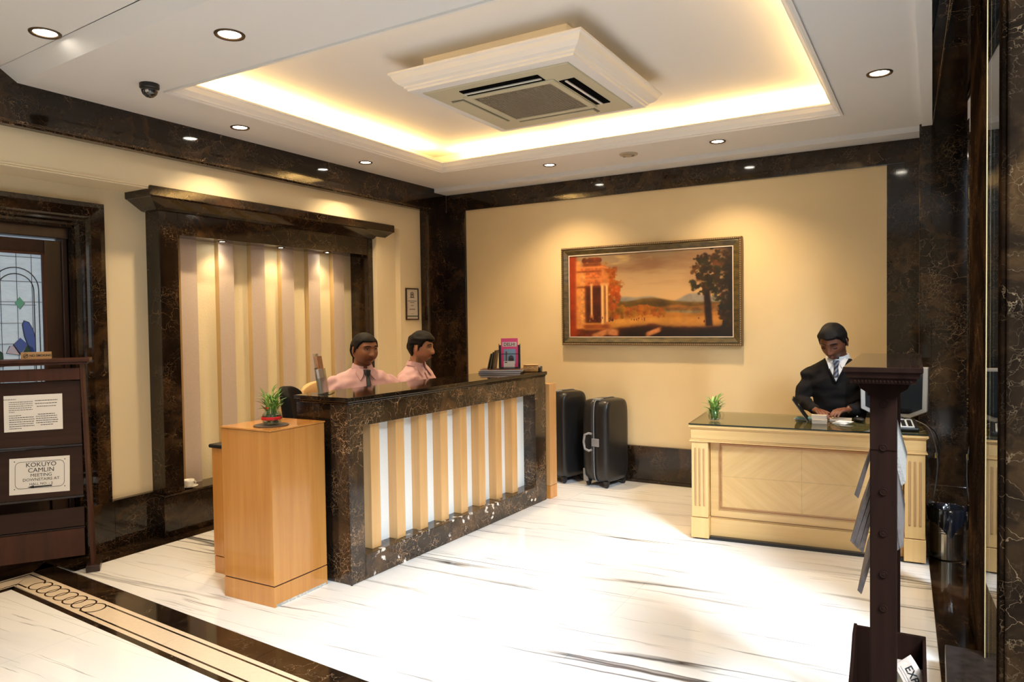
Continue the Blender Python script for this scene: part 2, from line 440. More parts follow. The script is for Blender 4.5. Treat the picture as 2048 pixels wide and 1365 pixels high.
# ---- floor
floor = S('floor', MB().box(-.9, 5.2, -8.2, .3, -.08, -.006), GROUT)
def slab(name, poly, mat, z0=-.006, z1=0, g=.0009):
    cx = sum(p[0] for p in poly)/len(poly); cy = sum(p[1] for p in poly)/len(poly)
    pp = [(p[0]-g*np.sign(p[0]-cx), p[1]-g*np.sign(p[1]-cy)) for p in poly]
    return O(name, MB().prism(pp, z0, z1), mat, floor)
XR = 4.345   # edge of the side border at y=-1 (it leans 1.8 degrees)
def xr(y): return 4.324 - .031*y
for i in range(-1, 4):
    for j in range(0, 8):
        x0 = .6+1.2*(i); x1 = x0+1.2; y1 = -.56-.6*(j-1); y0 = y1-.6
        poly = [(x0, y0), (x1, y0), (x1, y1), (x0, y1)]
        poly = clip(poly, M_, 1, -3.81); poly = clip(poly, 1, 0, -.075)
        poly = clip(poly, -1, -.031, -4.324); poly = clip(poly, 0, -1, 0.05*-1 if False else -.02)
        if len(poly) > 2 and abs(sum(poly[k][0]*poly[(k+1) % len(poly)][1]-poly[(k+1) % len(poly)][0]*poly[k][1] for k in range(len(poly)))) > .01:
            slab('floor_slab', poly, WMARB)
for i in range(-1, 5):
    for j in range(0, 7):
        x0 = -.085+.95*i; x1 = x0+.95; y1 = -3.6-.62*j; y0 = y1-.62
        poly = [(x0, y0), (x1, y0), (x1, y1), (x0, y1)]
        poly = clip(poly, -M_, -1, 4.14); poly = clip(poly, 1, 0, -.085); poly = clip(poly, -1, 0, -4.6)
        if len(poly) > 2 and abs(sum(poly[k][0]*poly[(k+1) % len(poly)][1]-poly[(k+1) % len(poly)][0]*poly[k][1] for k in range(len(poly)))) > .01:
            slab('floor_slab', poly, WMARB)
# dark border band across the front of the room, in lengths
for k in range(7):
    a = -.288 + .70*k if k else -.288; b = a+.70
    a2 = a if k else -.42
    slab('border_slab', [(a, yb(-3.94, a)), (b, yb(-3.94, b)), (b, yb(-3.81, b)), (a if k else -.42, yb(-3.81, a))], MARB)
for k in range(6):   # along the foot of the side wall
    a = -3.79+.64*k; slab('border_slab', [(-.60, a), (-.075, a), (-.075, a+.64), (-.60, a+.64)], MARB)
for k in range(6):
    a = -8.0+.7017*k; slab('border_slab', [(-.60, a), (-.288, a), (-.288, min(a+.7017, -3.79)), (-.60, min(a+.7017, -3.79))], MARB)
for k in range(8):
    a = -4.6+.58*k; slab('border_slab', [(xr(a), a), (4.80, a), (4.80, a+.58), (xr(a+.58), a+.58)], MARB)
# cream inlay strip with its lines and rings
for k in range(6):
    a = -.288+.8*k; b = a+.8
    slab('inlay_slab', [(a if k else -.131, yb(-4.11, a)), (b, yb(-4.11, b)), (b, yb(-3.94, b)), (a, yb(-3.94, a))], STONE)
slab('inlay_slab', [(-.288, -8), (-.131, -8), (-.131, yb(-4.105, -.131)), (-.288, -3.925)], STONE)
def stripe(y0, y1, x0, x1, z=.0004):
    n = 1; return MB().prism([(x0, yb(y0, x0)), (x1, yb(y0, x1)), (x1, yb(y1, x1)), (x0, yb(y1, x0))], -.004, z)
O('inlay_line', stripe(-4.14, -4.11, -.131, 4.4), MARB, floor)
O('inlay_line', MB().prism([(-.131, -8), (-.085, -8), (-.085, -4.12), (-.131, -4.10)], -.004, .0004), MARB, floor)
mb = stripe(-3.975, -3.965, -.261, -.06); mb.prism([(-.265, -8), (-.255, -8), (-.255, -3.95), (-.265, -3.95)], -.004, .0004)
mb.prism([(-.06, yb(-3.975, 0)), (-.06, yb(-3.965, 0)), (-.02, yb(-3.985, 0)), (-.022, yb(-3.998, 0))], -.004, .0004)
O('inlay_line', mb, MARB, floor)
mb = stripe(-4.085, -4.075, -.15, -.04); mb.prism([(-.154, -8), (-.144, -8), (-.144, -4.07), (-.154, -4.07)], -.004, .0004)
O('inlay_line', mb, MARB, floor)
O('inlay_line', stripe(-3.975, -3.965, .625, 4.4), MARB, floor)
O('inlay_line', stripe(-4.085, -4.075, .56, 4.4), MARB, floor)
for k in range(7):
    cx = 0.0+.0985*k; cy = yb(-4.024, cx); m2 = MB(); n = 40; vs = []; fs = []
    z = .0005+.00012*(k % 2)
    for i in range(n):
        a = 2*math.pi*i/n
        for r_ in (.052, .060): vs += [(cx+r_*math.cos(a)*1.12, cy+r_*math.sin(a), z)]
    for i in range(n):
        j = (i+1) % n; fs.append((2*i, 2*i+1, 2*j+1, 2*j))
    m2.add(vs, fs); m2.add([(v[0], v[1], -.003) for v in vs], [f[::-1] for f in fs])
    O('inlay_ring', m2, MARB, floor)

# ---- ceiling with its recessed tray
TX0, TX1, TY0, TY1 = .55, 3.847, -3.532, -.83
cb = MB()
Zc = 2.829
def yfront(x): return -4.06 - .055*x
cb.box(-.6, TX0, -3.9, .2, Zc, 3.2); cb.box(TX1, 4.40, -3.9, .2, Zc, 3.2)
cb.box(TX0, TX1, TY1, .2, Zc, 3.2) if False else None
cb = MB()
ZT = Zc+.062
cb.prism([(-.6, yfront(-.6)), (4.62, yfront(4.62)), (4.62, TY0), (-.6, TY0)], Zc, ZT)      # front strip
cb.box(-.6, TX0, TY0, -.205, Zc, ZT); cb.box(TX1, 4.372, TY0, -.205, Zc, ZT)
cb.box(TX0, TX1, TY1, -.205, Zc, ZT)
cb.box(-.6, 5, -.2048, .2, 2.789, ZT)                                           # lower strip at the back
cb.box(4.31, 4.374, TY0-.4, -.205, Zc-.018, ZT)
cb.box(-.6, 4.74, -8.2, .2, 3.03, 3.08)                                             # upper ceiling of the tray
for a in ((.30, .31, -3.78, -.58), (4.09, 4.10, -3.78, -.58)): cb.box(a[0]-.04, a[1], a[2], a[3], ZT, 3.03)
cb.box(.27, 4.10, -.62, -.58, ZT, 3.03); cb.box(.27, 4.10, -3.78, -3.74, ZT, 3.03)
ceiling = S('ceiling', cb, CEIL)
fc = MB(); fc.prism([(-.6, -8.2), (4.74, -8.2), (4.74, yfront(5)-.09), (-.6, yfront(-.6)-.09)], 2.889, 3.0)
fc.add([(-.6, yfront(-.6), Zc), (5, yfront(5), Zc), (5, yfront(5)-.09, 2.889), (-.6, yfront(-.6)-.09, 2.889)], [(0, 1, 2, 3)])
O('front_ceiling', fc, CEIL, ceiling)
mo = MB(); mo.frame([(-.012, Zc), (-.012, Zc-.010), (.004, Zc-.010), (.006, Zc-.002), (.018, Zc+.002), (.020, Zc+.010), (.040, Zc+.030), (.050, Zc+.058), (.058, Zc+.060), (.058, Zc+.071), (.02, Zc+.071), (-.012, Zc+.05)], TX0, TX1, TY0, TY1)
O('tray_moulding', mo, CORN, ceiling)
# dark marble soffit over the side recess, with its polished edge
so = MB().prism([(4.374, .2), (4.374, -2.0), (4.48, -4.0), (4.61, -4.0), (4.61, -1.97), (4.78, -1.96), (4.78, .2)], 2.826, 2.88)
O('marble_soffit', so, MARB, ceiling)
so = MB().prism([(4.374, -.25), (4.382, -.25), (4.51, -4.6), (4.495, -4.6)], 2.80, 2.829)
O('soffit_edge', so, MARB_F, ceiling, bevel=.003)

# ---- walls
wl = MB()
wl.box(-.6, -.35, -3.36, -.70, 2.38, 2.40)  # tie
wall_left = S('wall_left', MB().box(-.9, -.35, -3.43, -3.10, 0, 2.38).box(-.9, -.15, -.93, -.62, 0, 2.38).box(-.9, -.09, -.66, .2, 0, 2.38).box(-.9, -.09, -8.2, .2, 2.38, 2.90).box(-.9, -.35, -4.95, -3.43, 2.15, 2.38).box(-.9, -.35, -8.2, -4.95, 0, 2.38), WALLL)
O('bulkhead_lip', MB().box(-.10, -.086, -8.2, -3.24, 2.379, 2.388).box(-.10, -.082, -8.2, -3.24, 2.390, 2.400), WALLL, wall_left)
# the marble beam at the top of the side wall
O('marble_beam', MB().box(-.09, 0, -8.2, 0, 2.614, 2.889), MARB, wall_left, bevel=.003)
O('beam_moulding', MB().box(-.09, .004, -8.2, -.21, 2.608, 2.622).box(-.09, -.03, -8.2, -.30, 2.600, 2.612), MARB_F, wall_left, bevel=.002)
O('marble_pilaster', MB().box(-.20, 0, -.335, .05, 0, 2.613), MARB, wall_left, bevel=.004)
wall_back = S('wall_back', MB().box(-.5, 5.1, .02, .2, 0, 3.0), WALLP)
mbk = MB().box(0, 4.295, 0, .06, 2.614, 2.788).box(0, .233, 0, .06, 0, 2.614).box(4.078, 4.295, 0, .06, 0, 2.614)
O('marble_surround', mbk, MARB, wall_back, bevel=.003)
O('marble_pilaster', MB().box(4.295, 4.378, -.25, .05, 0, 2.83), MARB, wall_back, bevel=.006)
for k in range(3):
    O('baseboard_slab', MB().box(.235+1.282*k, .235+1.282*(k+1)-.001, -.012, .03, 0, .33).box(.235+1.282*k, .235+1.282*(k+1)-.001, -.02, .0, .0, .03), MARB, wall_back, bevel=.003)
O('baseboard_slab', MB().box(-.36, -.305, -3.44, -3.09, 0, .315), MARB, wall_left, bevel=.003)
O('baseboard_slab', MB().box(-.16, -.115, -.93, -.62, 0, .315).box(-.1, -.055, -.66, -.33, 0, .315), MARB, wall_left, bevel=.003)

# ---- side wall: marble recess, glass panes, fins
def gx(y): return 4.435-.045*y
def strip(y0, y1, z0, z1, d, back=.02):
    return MB().prism([(gx(y0)-d, y0), (gx(y0)+back, y0), (gx(y1)+back, y1), (gx(y1)-d, y1)], z0, z1)
wall_right = S('wall_right', MB().box(4.37, 5.1, -.25, .05, 0, 2.9).box(4.75, 5.1, -1.96, -.25, 0, 2.9).prism([(gx(-1.96)+.012, -1.96), (4.66, -1.96), (4.64, -2.775), (gx(-2.775)+.012, -2.775)], 0, 3.0), MARB)
O('baseboard_slab', MB().box(4.36, 4.76, -.275, -.24, 0, .27), MARB, wall_right, bevel=.004)
MIRROR = plain('mirror', (.86, .87, .86), .0, metal=1)
O('mirror_panel', strip(-1.97, -2.13, .0, 2.85, .0), MIRROR, wall_right)
O('marble_strip', strip(-2.13, -2.77, 0, 2.85, .0015), MARB_H, wall_right, bevel=.001)
O('lit_edge', strip(-2.771, -2.784, 0, 2.85, .0015, -.0002), plain('gold lit edge', (.62, .47, .24), .35), wall_right)  # thin gold strip; the bright lit edge is put into its colour
O('marble_pier', MB().box(4.544, 4.66, -3.70, -3.60, 0, 2.85).box(4.556, 4.66, -3.715, -3.585, 0, 2.85), MARB_H, wall_right, bevel=.006)
O('threshold_slab', MB().box(4.425, 4.60, -3.9, -2.72, 0, .11), SLABT, wall_right, bevel=.004)
O('end_mask', MB().box(gx(-2.78)+.012, 4.66, -2.792, -2.776, 0, 2.85), plain('black mask', (.004, .004, .004), .9, spec=.02), wall_right)  # added black sheet, hides the lit wall end seen through the glass
win = S('window_1', MB().box(4.66, 4.668, -7.95, -3.70, .05, 2.82).prism([(gx(-2.786), -2.786), (gx(-2.786)+.006, -2.786), (gx(-3.60)+.006, -3.60), (gx(-3.60), -3.60)], .02, 2.83), DOORG)
for y in (-5.1, -6.5, -7.98): O('window_frame', MB().box(4.64, 4.69, y-.02, y+.02, 0, 2.85), DARKW, win)
O('window_head', MB().box(4.62, 4.70, -8.1, -2.78, 2.83, 3.03), MARB, win)
# ---- front wall with an unseen glazed opening, added to let fill light in
S('wall_front', MB().box(-.9, .7, -8.3, -8.1, 0, 3).box(2.5, 4.72, -8.3, -8.1, 0, 3).box(.7, 2.5, -8.3, -8.1, 2.5, 3), WALLL)
w2 = S('fill_opening', MB().box(.7, 2.5, -8.21, -8.2, 0, 2.5), GLASS)
for x in (.7, 1.57, 2.45): O('window_frame', MB().box(x, x+.05, -8.24, -8.16, 0, 2.5), DARKW, w2)

# ---- niche with marble frame
niche = S('trim_1', MB(), MARB)
def npart(name, mb, mat=MARB, **k): return O(name, mb, mat, niche, **k)
npart('frame_post', MB().box(-.42, -.20, -3.105, -2.962, .30, 2.30), bevel=.004)
npart('frame_post', MB().box(-.42, -.20, -.998, -.83, .30, 2.30), bevel=.004)
npart('frame_head', MB().box(-.42, -.20, -2.962, -.998, 2.11, 2.30), bevel=.004)
npart('base_slab', MB().box(-.42, -.20, -3.12, -.82, 0, .285).box(-.42, -.193, -3.125, -.815, .285, .297), bevel=.004)
cor = [(-.42, 2.30), (-.195, 2.30), (-.15, 2.305), (-.06, 2.345), (-.05, 2.352), (-.05, 2.395), (-.42, 2.40)]
vs = []
for off, ylo, yhi in ((0, 0, 0),):
    pass
cm = MB(); prof = [(0.0, 2.262), (.018, 2.266), (.118, 2.330), (.130, 2.334), (.134, 2.340), (.134, 2.397), (.128, 2.403)]
vv = []; ff = []
for d, z in prof: vv += [(-.42, -3.115-d, z), (-.20+d, -3.115-d, z), (-.20+d, -.825+d*.45, z), (-.42, -.825+d*.45, z)]
for k in range(len(prof)-1):
    for i in range(3): ff.append((k*4+i, k*4+i+1, (k+1)*4+i+1, (k+1)*4+i))
ff += [(0, 1, 2, 3), tuple(4*(len(prof)-1)+i for i in range(4))]
cm.add(vv, ff); npart('cornice', cm)
npart('back_panel', MB().box(-.46, -.42, -3.0, -.95, .28, 2.2), WALLN)
npart('soffit_board', MB().box(-.42, -.25, -2.962, -.998, 2.112, 2.135), BOARD)
for k, yc in enumerate((-2.758, -2.43, -2.125, -1.815, -1.51, -1.205)):
    m = MB(); m.box(-.42, -.372, yc-.072, yc+.066, .28, 2.112)
    o = npart('wall_board', m, [BOARD, BOARDS], bevel=.002)
    for p in o.data.polygons:
        if abs(p.normal.y) > .7: p.material_index = 1
npart('edge_board', MB().box(-.42, -.25, -2.975, -2.955, .28, 2.112), BOARD, bevel=.002)

def downlight(x, y, z, r=.062, energy=90, name='downlight', label='', spot=True, mesh=True):
    t = T(name, label, 'ceiling light', (x, y, z), group='recessed ceiling spotlights')
    n = 28; m = MB().lathe([(r*.74, .02), (r*.76, .0), (r*.84, -.004), (r*1.02, -.006), (r*1.06, 0), (r*1.06, .02)], n, cap=False)
    O('trim_ring', m, BRONZE, t, smooth=True)
    O('lamp', MB().lathe([(.001, -.003), (r*.5, -.002), (r*.75, .001), (r*.75, .004)], n), LAMP, t, smooth=True)
    l = bpy.data.lights.new('bulb', 'SPOT'); l.energy = energy; l.color = (1, .73, .41); l.spot_size = R(118); l.spot_blend = .9; l.shadow_soft_size = .045
    lo = bpy.data.objects.new('bulb', l); C.objects.link(lo); lo.parent = t; lo.location = (0, 0, -.012)
    return t
LD = [(.693, -4.26, 2.889, 'round recessed spotlight on the raised front ceiling, beside the ceiling step', .066),
      (1.542, -3.878, Zc, 'round recessed spotlight nearest the black dome camera, on the tray side of the step', .066),
      (.269, -2.795, Zc, 'round recessed spotlight over the dark beam, above the door side of the niche', .06),
      (.247, -1.504, Zc, 'round recessed spotlight over the dark beam, above the men behind the counter', .055),
      (1.497, -.544, Zc, 'round recessed spotlight by the painting wall, between corner and ceiling speaker', .055),
      (2.953, -.556, Zc, 'round recessed spotlight by the painting wall, above the painting side near the desk', .058),
      (4.12, -1.606, Zc, 'round recessed spotlight alone beside the tray, above the newspaper stand', .064)]
for x, y, z, lab, r_ in LD: downlight(x, y, z-.001, r_, label=lab, energy=125 if y > -.6 else 84)
for k, y in enumerate((-2.52, -1.95, -1.42)):
    lab = ['small recessed spotlight in the niche head nearest the dark door', 'small recessed spotlight in the middle of the niche head', 'small recessed spotlight in the niche head nearest the seated men'][k]
    t = downlight(-.30, y, 2.111, .036, energy=10, label=lab); t['group'] = 'niche spotlights'
# unseen spots added to light the near floor, without fixtures
for x, y in ((1.6, -5.6), (3.4, -5.4), (1.0, -7), (3.2, -7)):
    l = bpy.data.lights.new('bulb', 'SPOT'); l.energy = 22; l.color = (1, .80, .54); l.spot_size = R(130); l.spot_blend = .8; l.shadow_soft_size = .05
    lo = bpy.data.objects.new('added_front_spot', l); C.objects.link(lo); lo.location = (x, y, 2.86)
# cove tubes on the tray ledge
COVE = (1, .60, .19)
def cove(x0, y0, x1, y1, e, label):
    L_ = math.hypot(x1-x0, y1-y0); a = math.atan2(y1-y0, x1-x0)
    t = T('cove_tube', label, 'tube light', ((x0+x1)/2, (y0+y1)/2, 2.905), a, 'tubes hidden in the ceiling tray')
    O('tube', MB().tube([(-L_/2+.03, 0, .012), (L_/2-.03, 0, .012)], .009, 10), TUBE, t, smooth=True)
    O('batten', MB().box(-L_/2, L_/2, -.015, .015, -.011, .0), CORN, t)
    l = bpy.data.lights.new('cove', 'AREA'); l.shape = 'RECTANGLE'; l.size = L_-.04; l.size_y = .03; l.energy = e*L_; l.color = COVE
    lo = bpy.data.objects.new('cove_glow', l); C.objects.link(lo); lo.parent = t; lo.location = (0, 0, .024); lo.rotation_euler = (math.pi, 0, 0)
E_ = 13
for k in range(2):
    a = -3.42+1.27*k
    cove(.47, a, .47, a+1.22, E_, ['cove tube along the counter side of the tray, nearer the door', 'cove tube along the counter side of the tray, nearer the corner'][k])
    cove(3.94, a, 3.94, a+1.22, E_, ['cove tube along the glazed side of the tray, nearer the entrance', 'cove tube along the glazed side of the tray, nearer the desk'][k])
for k in range(3):
    a = .62+1.08*k
    cove(a, -.74, a+1.02, -.74, E_, ['cove tube on the painting side of the tray, beside the corner', 'cove tube on the painting side of the tray, in its middle', 'cove tube on the painting side of the tray, above the desk'][k])
    cove(a, -3.62, a+1.02, -3.62, E_*.55, ['cove tube on the front side of the tray, beside the door', 'cove tube on the front side of the tray, in its middle', 'cove tube on the front side of the tray, beside the entrance'][k])

# ---- air conditioner hanging in the tray
ac = T('air_conditioner', 'beige ceiling cassette air conditioner in a stepped white moulded surround', 'air conditioner', (2.25, -2.235, 2.82))
m = MB(); m.frame([(.15, .21), (.15, .13), (.03, .112), (.0, .108), (.0, .096), (.012, .090), (.022, .066), (.045, .045), (.066, .036), (.068, .026), (.080, .022), (.082, .010), (.095, .008), (.155, .008), (.155, .21)], -.62, .62, -.62, .62)
O('surround', m, CORN, ac)
m = MB(); m.frame([(0, .03), (0, .004), (.006, 0), (.17, -.004), (.17, .02)], -.475, .475, -.475, .475)
O('panel', m, ACB, ac, bevel=.002)
m = MB(); m.frame([(0, .02), (0, -.008), (.008, -.012), (.040, -.012), (.046, -.006), (.046, .02)], -.305, .305, -.305, .305)
O('grille_frame', m, ACB, ac, bevel=.002)
g = MB()
for k in range(27):
    a = -.255+.51*k/26
    g.box(a-.0028, a+.0028, -.26, .26, -.008, -.002); g.box(-.26, .26, a-.0028, a+.0028, -.008, -.002)
O('grille', g, plain('dusty grille', (.34, .28, .20), .6), ac)['kind'] = 'stuff'
O('grille_back', MB().box(-.26, .26, -.26, .26, .0, .004), plain('grille shadow', (.12, .10, .08), .8), ac)  # dark sheet; the shade behind the grille is put into its colour
for k, op in enumerate((True, True, False, False)):   # front, glazed side, back, counter side
    Mr = Matrix.Rotation([0, math.pi/2, math.pi, -math.pi/2][k], 4, 'Z')
    if op:
        O('louvre_slot', MB().box(-.26, .26, -.41, -.315, -.0065, .01, Mr), plain('slot black', (.003, .003, .003), .9, spec=.02), ac)
        v = O('louvre_blade', MB().box(-.255, .255, -.366, -.350, -.012, -.004, Mr), ACW, ac)
    else:
        O('louvre_slot', MB().box(-.275, .275, -.41, -.32, -.0055, .01, Mr), plain('slot line', (.2, .18, .13), .6), ac)
        O('louvre_blade', MB().box(-.265, .265, -.405, -.325, -.014, -.005, Mr), ACB, ac, bevel=.003)

t = T('ceiling_speaker', 'flat round beige disc on the ceiling between two spotlights by the painting wall', 'ceiling vent', (2.227, -.548, Zc))
O('ring', MB().lathe([(.075, 0), (.075, -.006), (.068, -.012), (.05, -.010)], 32), plain('beige plastic', (.50, .42, .30), .5), t, smooth=False)
O('cap', MB().lathe([(.050, -.008), (.048, -.018), (.03, -.021)], 32), plain('beige plastic cap', (.46, .38, .27), .5), t)
for s in (-1, 1): O('slot', MB().box(-.035*s-.01, -.035*s+.01, -.006, .006, -.0225, -.012), BLACK, t)
t = T('dome_camera', 'black dome security camera on the ceiling above the counter end', 'security camera', (.585, -3.66, Zc))
O('mount', MB().lathe([(.052, 0), (.052, -.022), (.046, -.030)], 28), BLACK, t, smooth=False, bevel=.002)
O('dome', MB().lathe([(.045, -.028), (.044, -.040), (.036, -.058), (.02, -.072), (.004, -.077)], 28), plain('smoked dome', (.01, .01, .012), .04, coat=1), t, smooth=True)
O('lens', MB().lathe([(.010, 0), (.010, .006)], 12, Matrix.Translation((.026, -.03, -.052)) @ Euler((R(70), 0, R(30))).to_matrix().to_4x4()), CHROME, t)

# ---- doorway with marble architrave and the leaded door
dr = S('door_1', MB().box(-.47, -.44, -4.62, -3.60, .0, 2.02), DARKW)
ar = MB()
prof = [(0, -.36), (0, -.295), (.03, -.290), (.09, -.295), (.10, -.305), (.112, -.318), (.125, -.318), (.135, -.345), (.155, -.36)]
vv = []; ff = []; n_ = len(prof)
for d, x in prof: vv += [(x, -3.425-d, .30), (x, -3.425-d, 2.27-d), (x, -4.80+d, 2.27-d), (x, -4.80+d, .30)]
for k in range(n_-1):
    for i in range(3): ff.append((k*4+i, k*4+i+1, (k+1)*4+i+1, (k+1)*4+i))
ar.add(vv, ff); O('architrave', ar, MARB, dr)
O('plinth_block', MB().box(-.36, -.285, -3.60, -3.415, 0, .315), MARB, dr, bevel=.004)
O('reveal', MB().box(-.50, -.355, -3.60, -3.585, 0, 2.12).box(-.50, -.355, -4.65, -3.585, 2.105, 2.13), MARB, dr)
O('door_frame', MB().box(-.49, -.40, -3.60, -3.545, 0, 2.11).box(-.49, -.40, -4.65, -3.6, 2.035, 2.11).box(-.49, -.415, -3.635, -3.60, 0, 2.04), DARKW, dr, bevel=.006)
# leaf: stile, top rail, glass bead
O('stile', MB().box(-.44, -.425, -3.735, -3.635, .02, 2.02), DARKW, dr, bevel=.004)
O('top_rail', MB().box(-.44, -.425, -4.6, -3.735, 1.935, 2.02), DARKWX, dr, bevel=.004)
O('glass_bead', MB().box(-.44, -.415, -3.752, -3.735, .72, 1.94).box(-.44, -.415, -4.5, -3.735, 1.925, 1.94), REDW, dr, bevel=.004)
O('glass_pane', MB().box(-.438, -.434, -4.5, -3.752, .72, 1.925), OBSG, dr)
def zz(y, z): return (-.430, y, z)
cames = [[zz(-4.5, 1.905), zz(-3.755, 1.905)], [zz(-4.5, 1.755), zz(-3.755, 1.755)], [zz(-4.5, 1.630), zz(-3.755, 1.630)], [zz(-4.5, 1.612), zz(-3.79, 1.612)], [zz(-4.5, 1.50), zz(-3.86, 1.50)], [zz(-4.5, 1.375), zz(-3.91, 1.375)], [zz(-4.5, 1.20), zz(-3.755, 1.20)]]
for y in (-4.1, -3.985, -3.895, -3.81): cames.append([zz(y, .8), zz(y, 1.925)])
def arc(cy, cz, r, a0, a1, n=16): return [zz(cy+r*math.cos(R(a0+(a1-a0)*i/n)), cz+r*math.sin(R(a0+(a1-a0)*i/n))) for i in range(n+1)]
cames.append([zz(-3.772, .8)] + arc(-3.902, 1.71, .13, 0, 180) + [zz(-4.032, .8)])
cames.append([zz(-3.80, .8)] + arc(-3.902, 1.70, .102, 0, 180) + [zz(-4.004, .8)])
for c_ in cames: O('came', MB().tube(c_, .0032 if len(c_) > 2 else .0018, 6), LEAD, dr)
def piece(name, pts, mat):
    o = O(name, MB().prism([(p[0], p[1]) for p in pts], -.434, -.428, 'x'), mat, dr)
    O('came', MB().tube([zz(*p) for p in pts]+[zz(*pts[0])], .003, 6), LEAD, dr)
piece('glass_diamond', [(-3.882, 1.585), (-3.855, 1.622), (-3.882, 1.66), (-3.909, 1.622)], GREENG)
piece('glass_leaf', [(-3.80, 1.30), (-3.80, 1.40), (-3.812, 1.46), (-3.835, 1.505), (-3.862, 1.515), (-3.872, 1.49), (-3.862, 1.42), (-3.84, 1.35), (-3.82, 1.30)], BLUEG)
piece('glass_petal', [(-3.885, 1.31), (-3.925, 1.37), (-3.885, 1.41), (-3.845, 1.37)], BLUEG)
piece('glass_petal', [(-3.89, 1.305), (-3.965, 1.32), (-3.945, 1.36), (-3.925, 1.365)], LILACG)
piece('glass_petal', [(-3.88, 1.305), (-3.845, 1.365), (-3.82, 1.35), (-3.80, 1.305)], DKG)
piece('glass_petal', [(-4.10, 1.24), (-3.98, 1.24), (-3.985, 1.32), (-4.02, 1.35), (-4.09, 1.33)], DKG)

# ================================================================= COUNTER
ct = T('reception_counter', 'dark marble reception counter with golden wood slats over a white front panel', 'counter', (1.575, -3.178, 0), -R(1.8))
L = 2.225
def cp(n, mb, mat, **k): return O(n, mb, mat, ct, **k)
cp('countertop', MB().box(-.43, .012, -.012, L+.012, 1.028, 1.056).box(-.42, .004, -.004, L+.004, 1.016, 1.028), MARB, bevel=.005)
cp('front_post', MB().box(-.14, 0, 0, .115, 0, 1.016), MARB_F, bevel=.003)
cp('edge_bead', MB().tube([(.001, .001, 0), (.001, .001, 1.016)], .006, 8), MARB_F)
cp('front_post', MB().box(-.14, 0, 2.055, L, 0, 1.016), MARB_F, bevel=.003)
cp('top_rail', MB().box(-.14, 0, .115, 2.055, .885, 1.016), MARB_F, bevel=.003)
cp('bottom_rail', MB().box(-.14, 0, .115, 2.055, 0, .14), MARB_W, bevel=.003)
cp('end_panel', MB().box(-.42, -.14, 0, .03, 0, 1.016), MARB, bevel=.003)
cp('end_panel', MB().box(-.42, -.14, L-.03, L, 0, 1.016), MARB, bevel=.003)
cp('back_board', MB().box(-.16, -.112, .115, 2.055, .13, .9), WHITEP)
cp('inner_shelf', MB().box(-.40, -.14, .03, L-.03, .72, .75), MAPLE)
for k in range(8):
    yc = .258+.2215*k
    cp('slat', MB().box(-.112, -.045, yc-.039, yc+.039, .14, .886), SLATW, bevel=.002)
cb_ = T('side_cabinet', 'narrow honey wood cabinet end standing behind the far end of the counter', 'cabinet', (1.35, -.93, 0))
O('body', MB().box(0, .318, 0, .12, .11, .95), MAPLE, cb_, bevel=.002)
O('plinth', MB().box(0, .318, .003, .12, 0, .107), PODW, cb_, bevel=.002)

pod = T('podium', 'orange honey wood pedestal cabinet holding a bamboo plant at the counter end', 'cabinet', (1.065, -3.615, 0), R(1.5))
O('body', MB().box(0, .378, 0, .385, .112, .915), PODW, pod, bevel=.002)
O('top_panel', MB().box(-.004, .382, -.004, .389, .917, .925), PODW, pod, bevel=.001)
O('plinth', MB().box(0, .378, 0, .385, 0, .106), PODW, pod, bevel=.001)
O('groove', MB().box(.004, .374, .004, .381, .105, .113), plain('dark groove', (.05, .015, .01), .6), pod)
O('worn_edge', MB().box(.360, .3795, .012, .375, .0, .014), plain('scuffed paint', (.50, .47, .42), .7, noise=.4, scale=50), pod)
sd = T('staff_desk', 'low honey wood cabinet with a black top edge behind the pedestal', 'cabinet', (.695, -3.40, 0))
O('body', MB().box(0, .37, 0, .45, .105, .745), PODW, sd, bevel=.002)
O('plinth', MB().box(0, .37, .002, .45, 0, .10), PODW, sd, bevel=.002)
O('black_top', MB().box(-.018, .38, -.012, .46, .746, .768), BLACK, sd, bevel=.008)
sd = T('staff_worktop', 'narrow wooden worktop behind the marble counter where the two men sit', 'worktop', (.98, -2.9, 0))
O('top', MB().box(0, .17, 0, 1.85, .735, .76), MAPLE, sd, bevel=.003)
O('leg', MB().box(.10, .14, .02, .06, 0, .735), MAPLE, sd); O('leg', MB().box(.10, .14, 1.79, 1.83, 0, .735), MAPLE, sd)

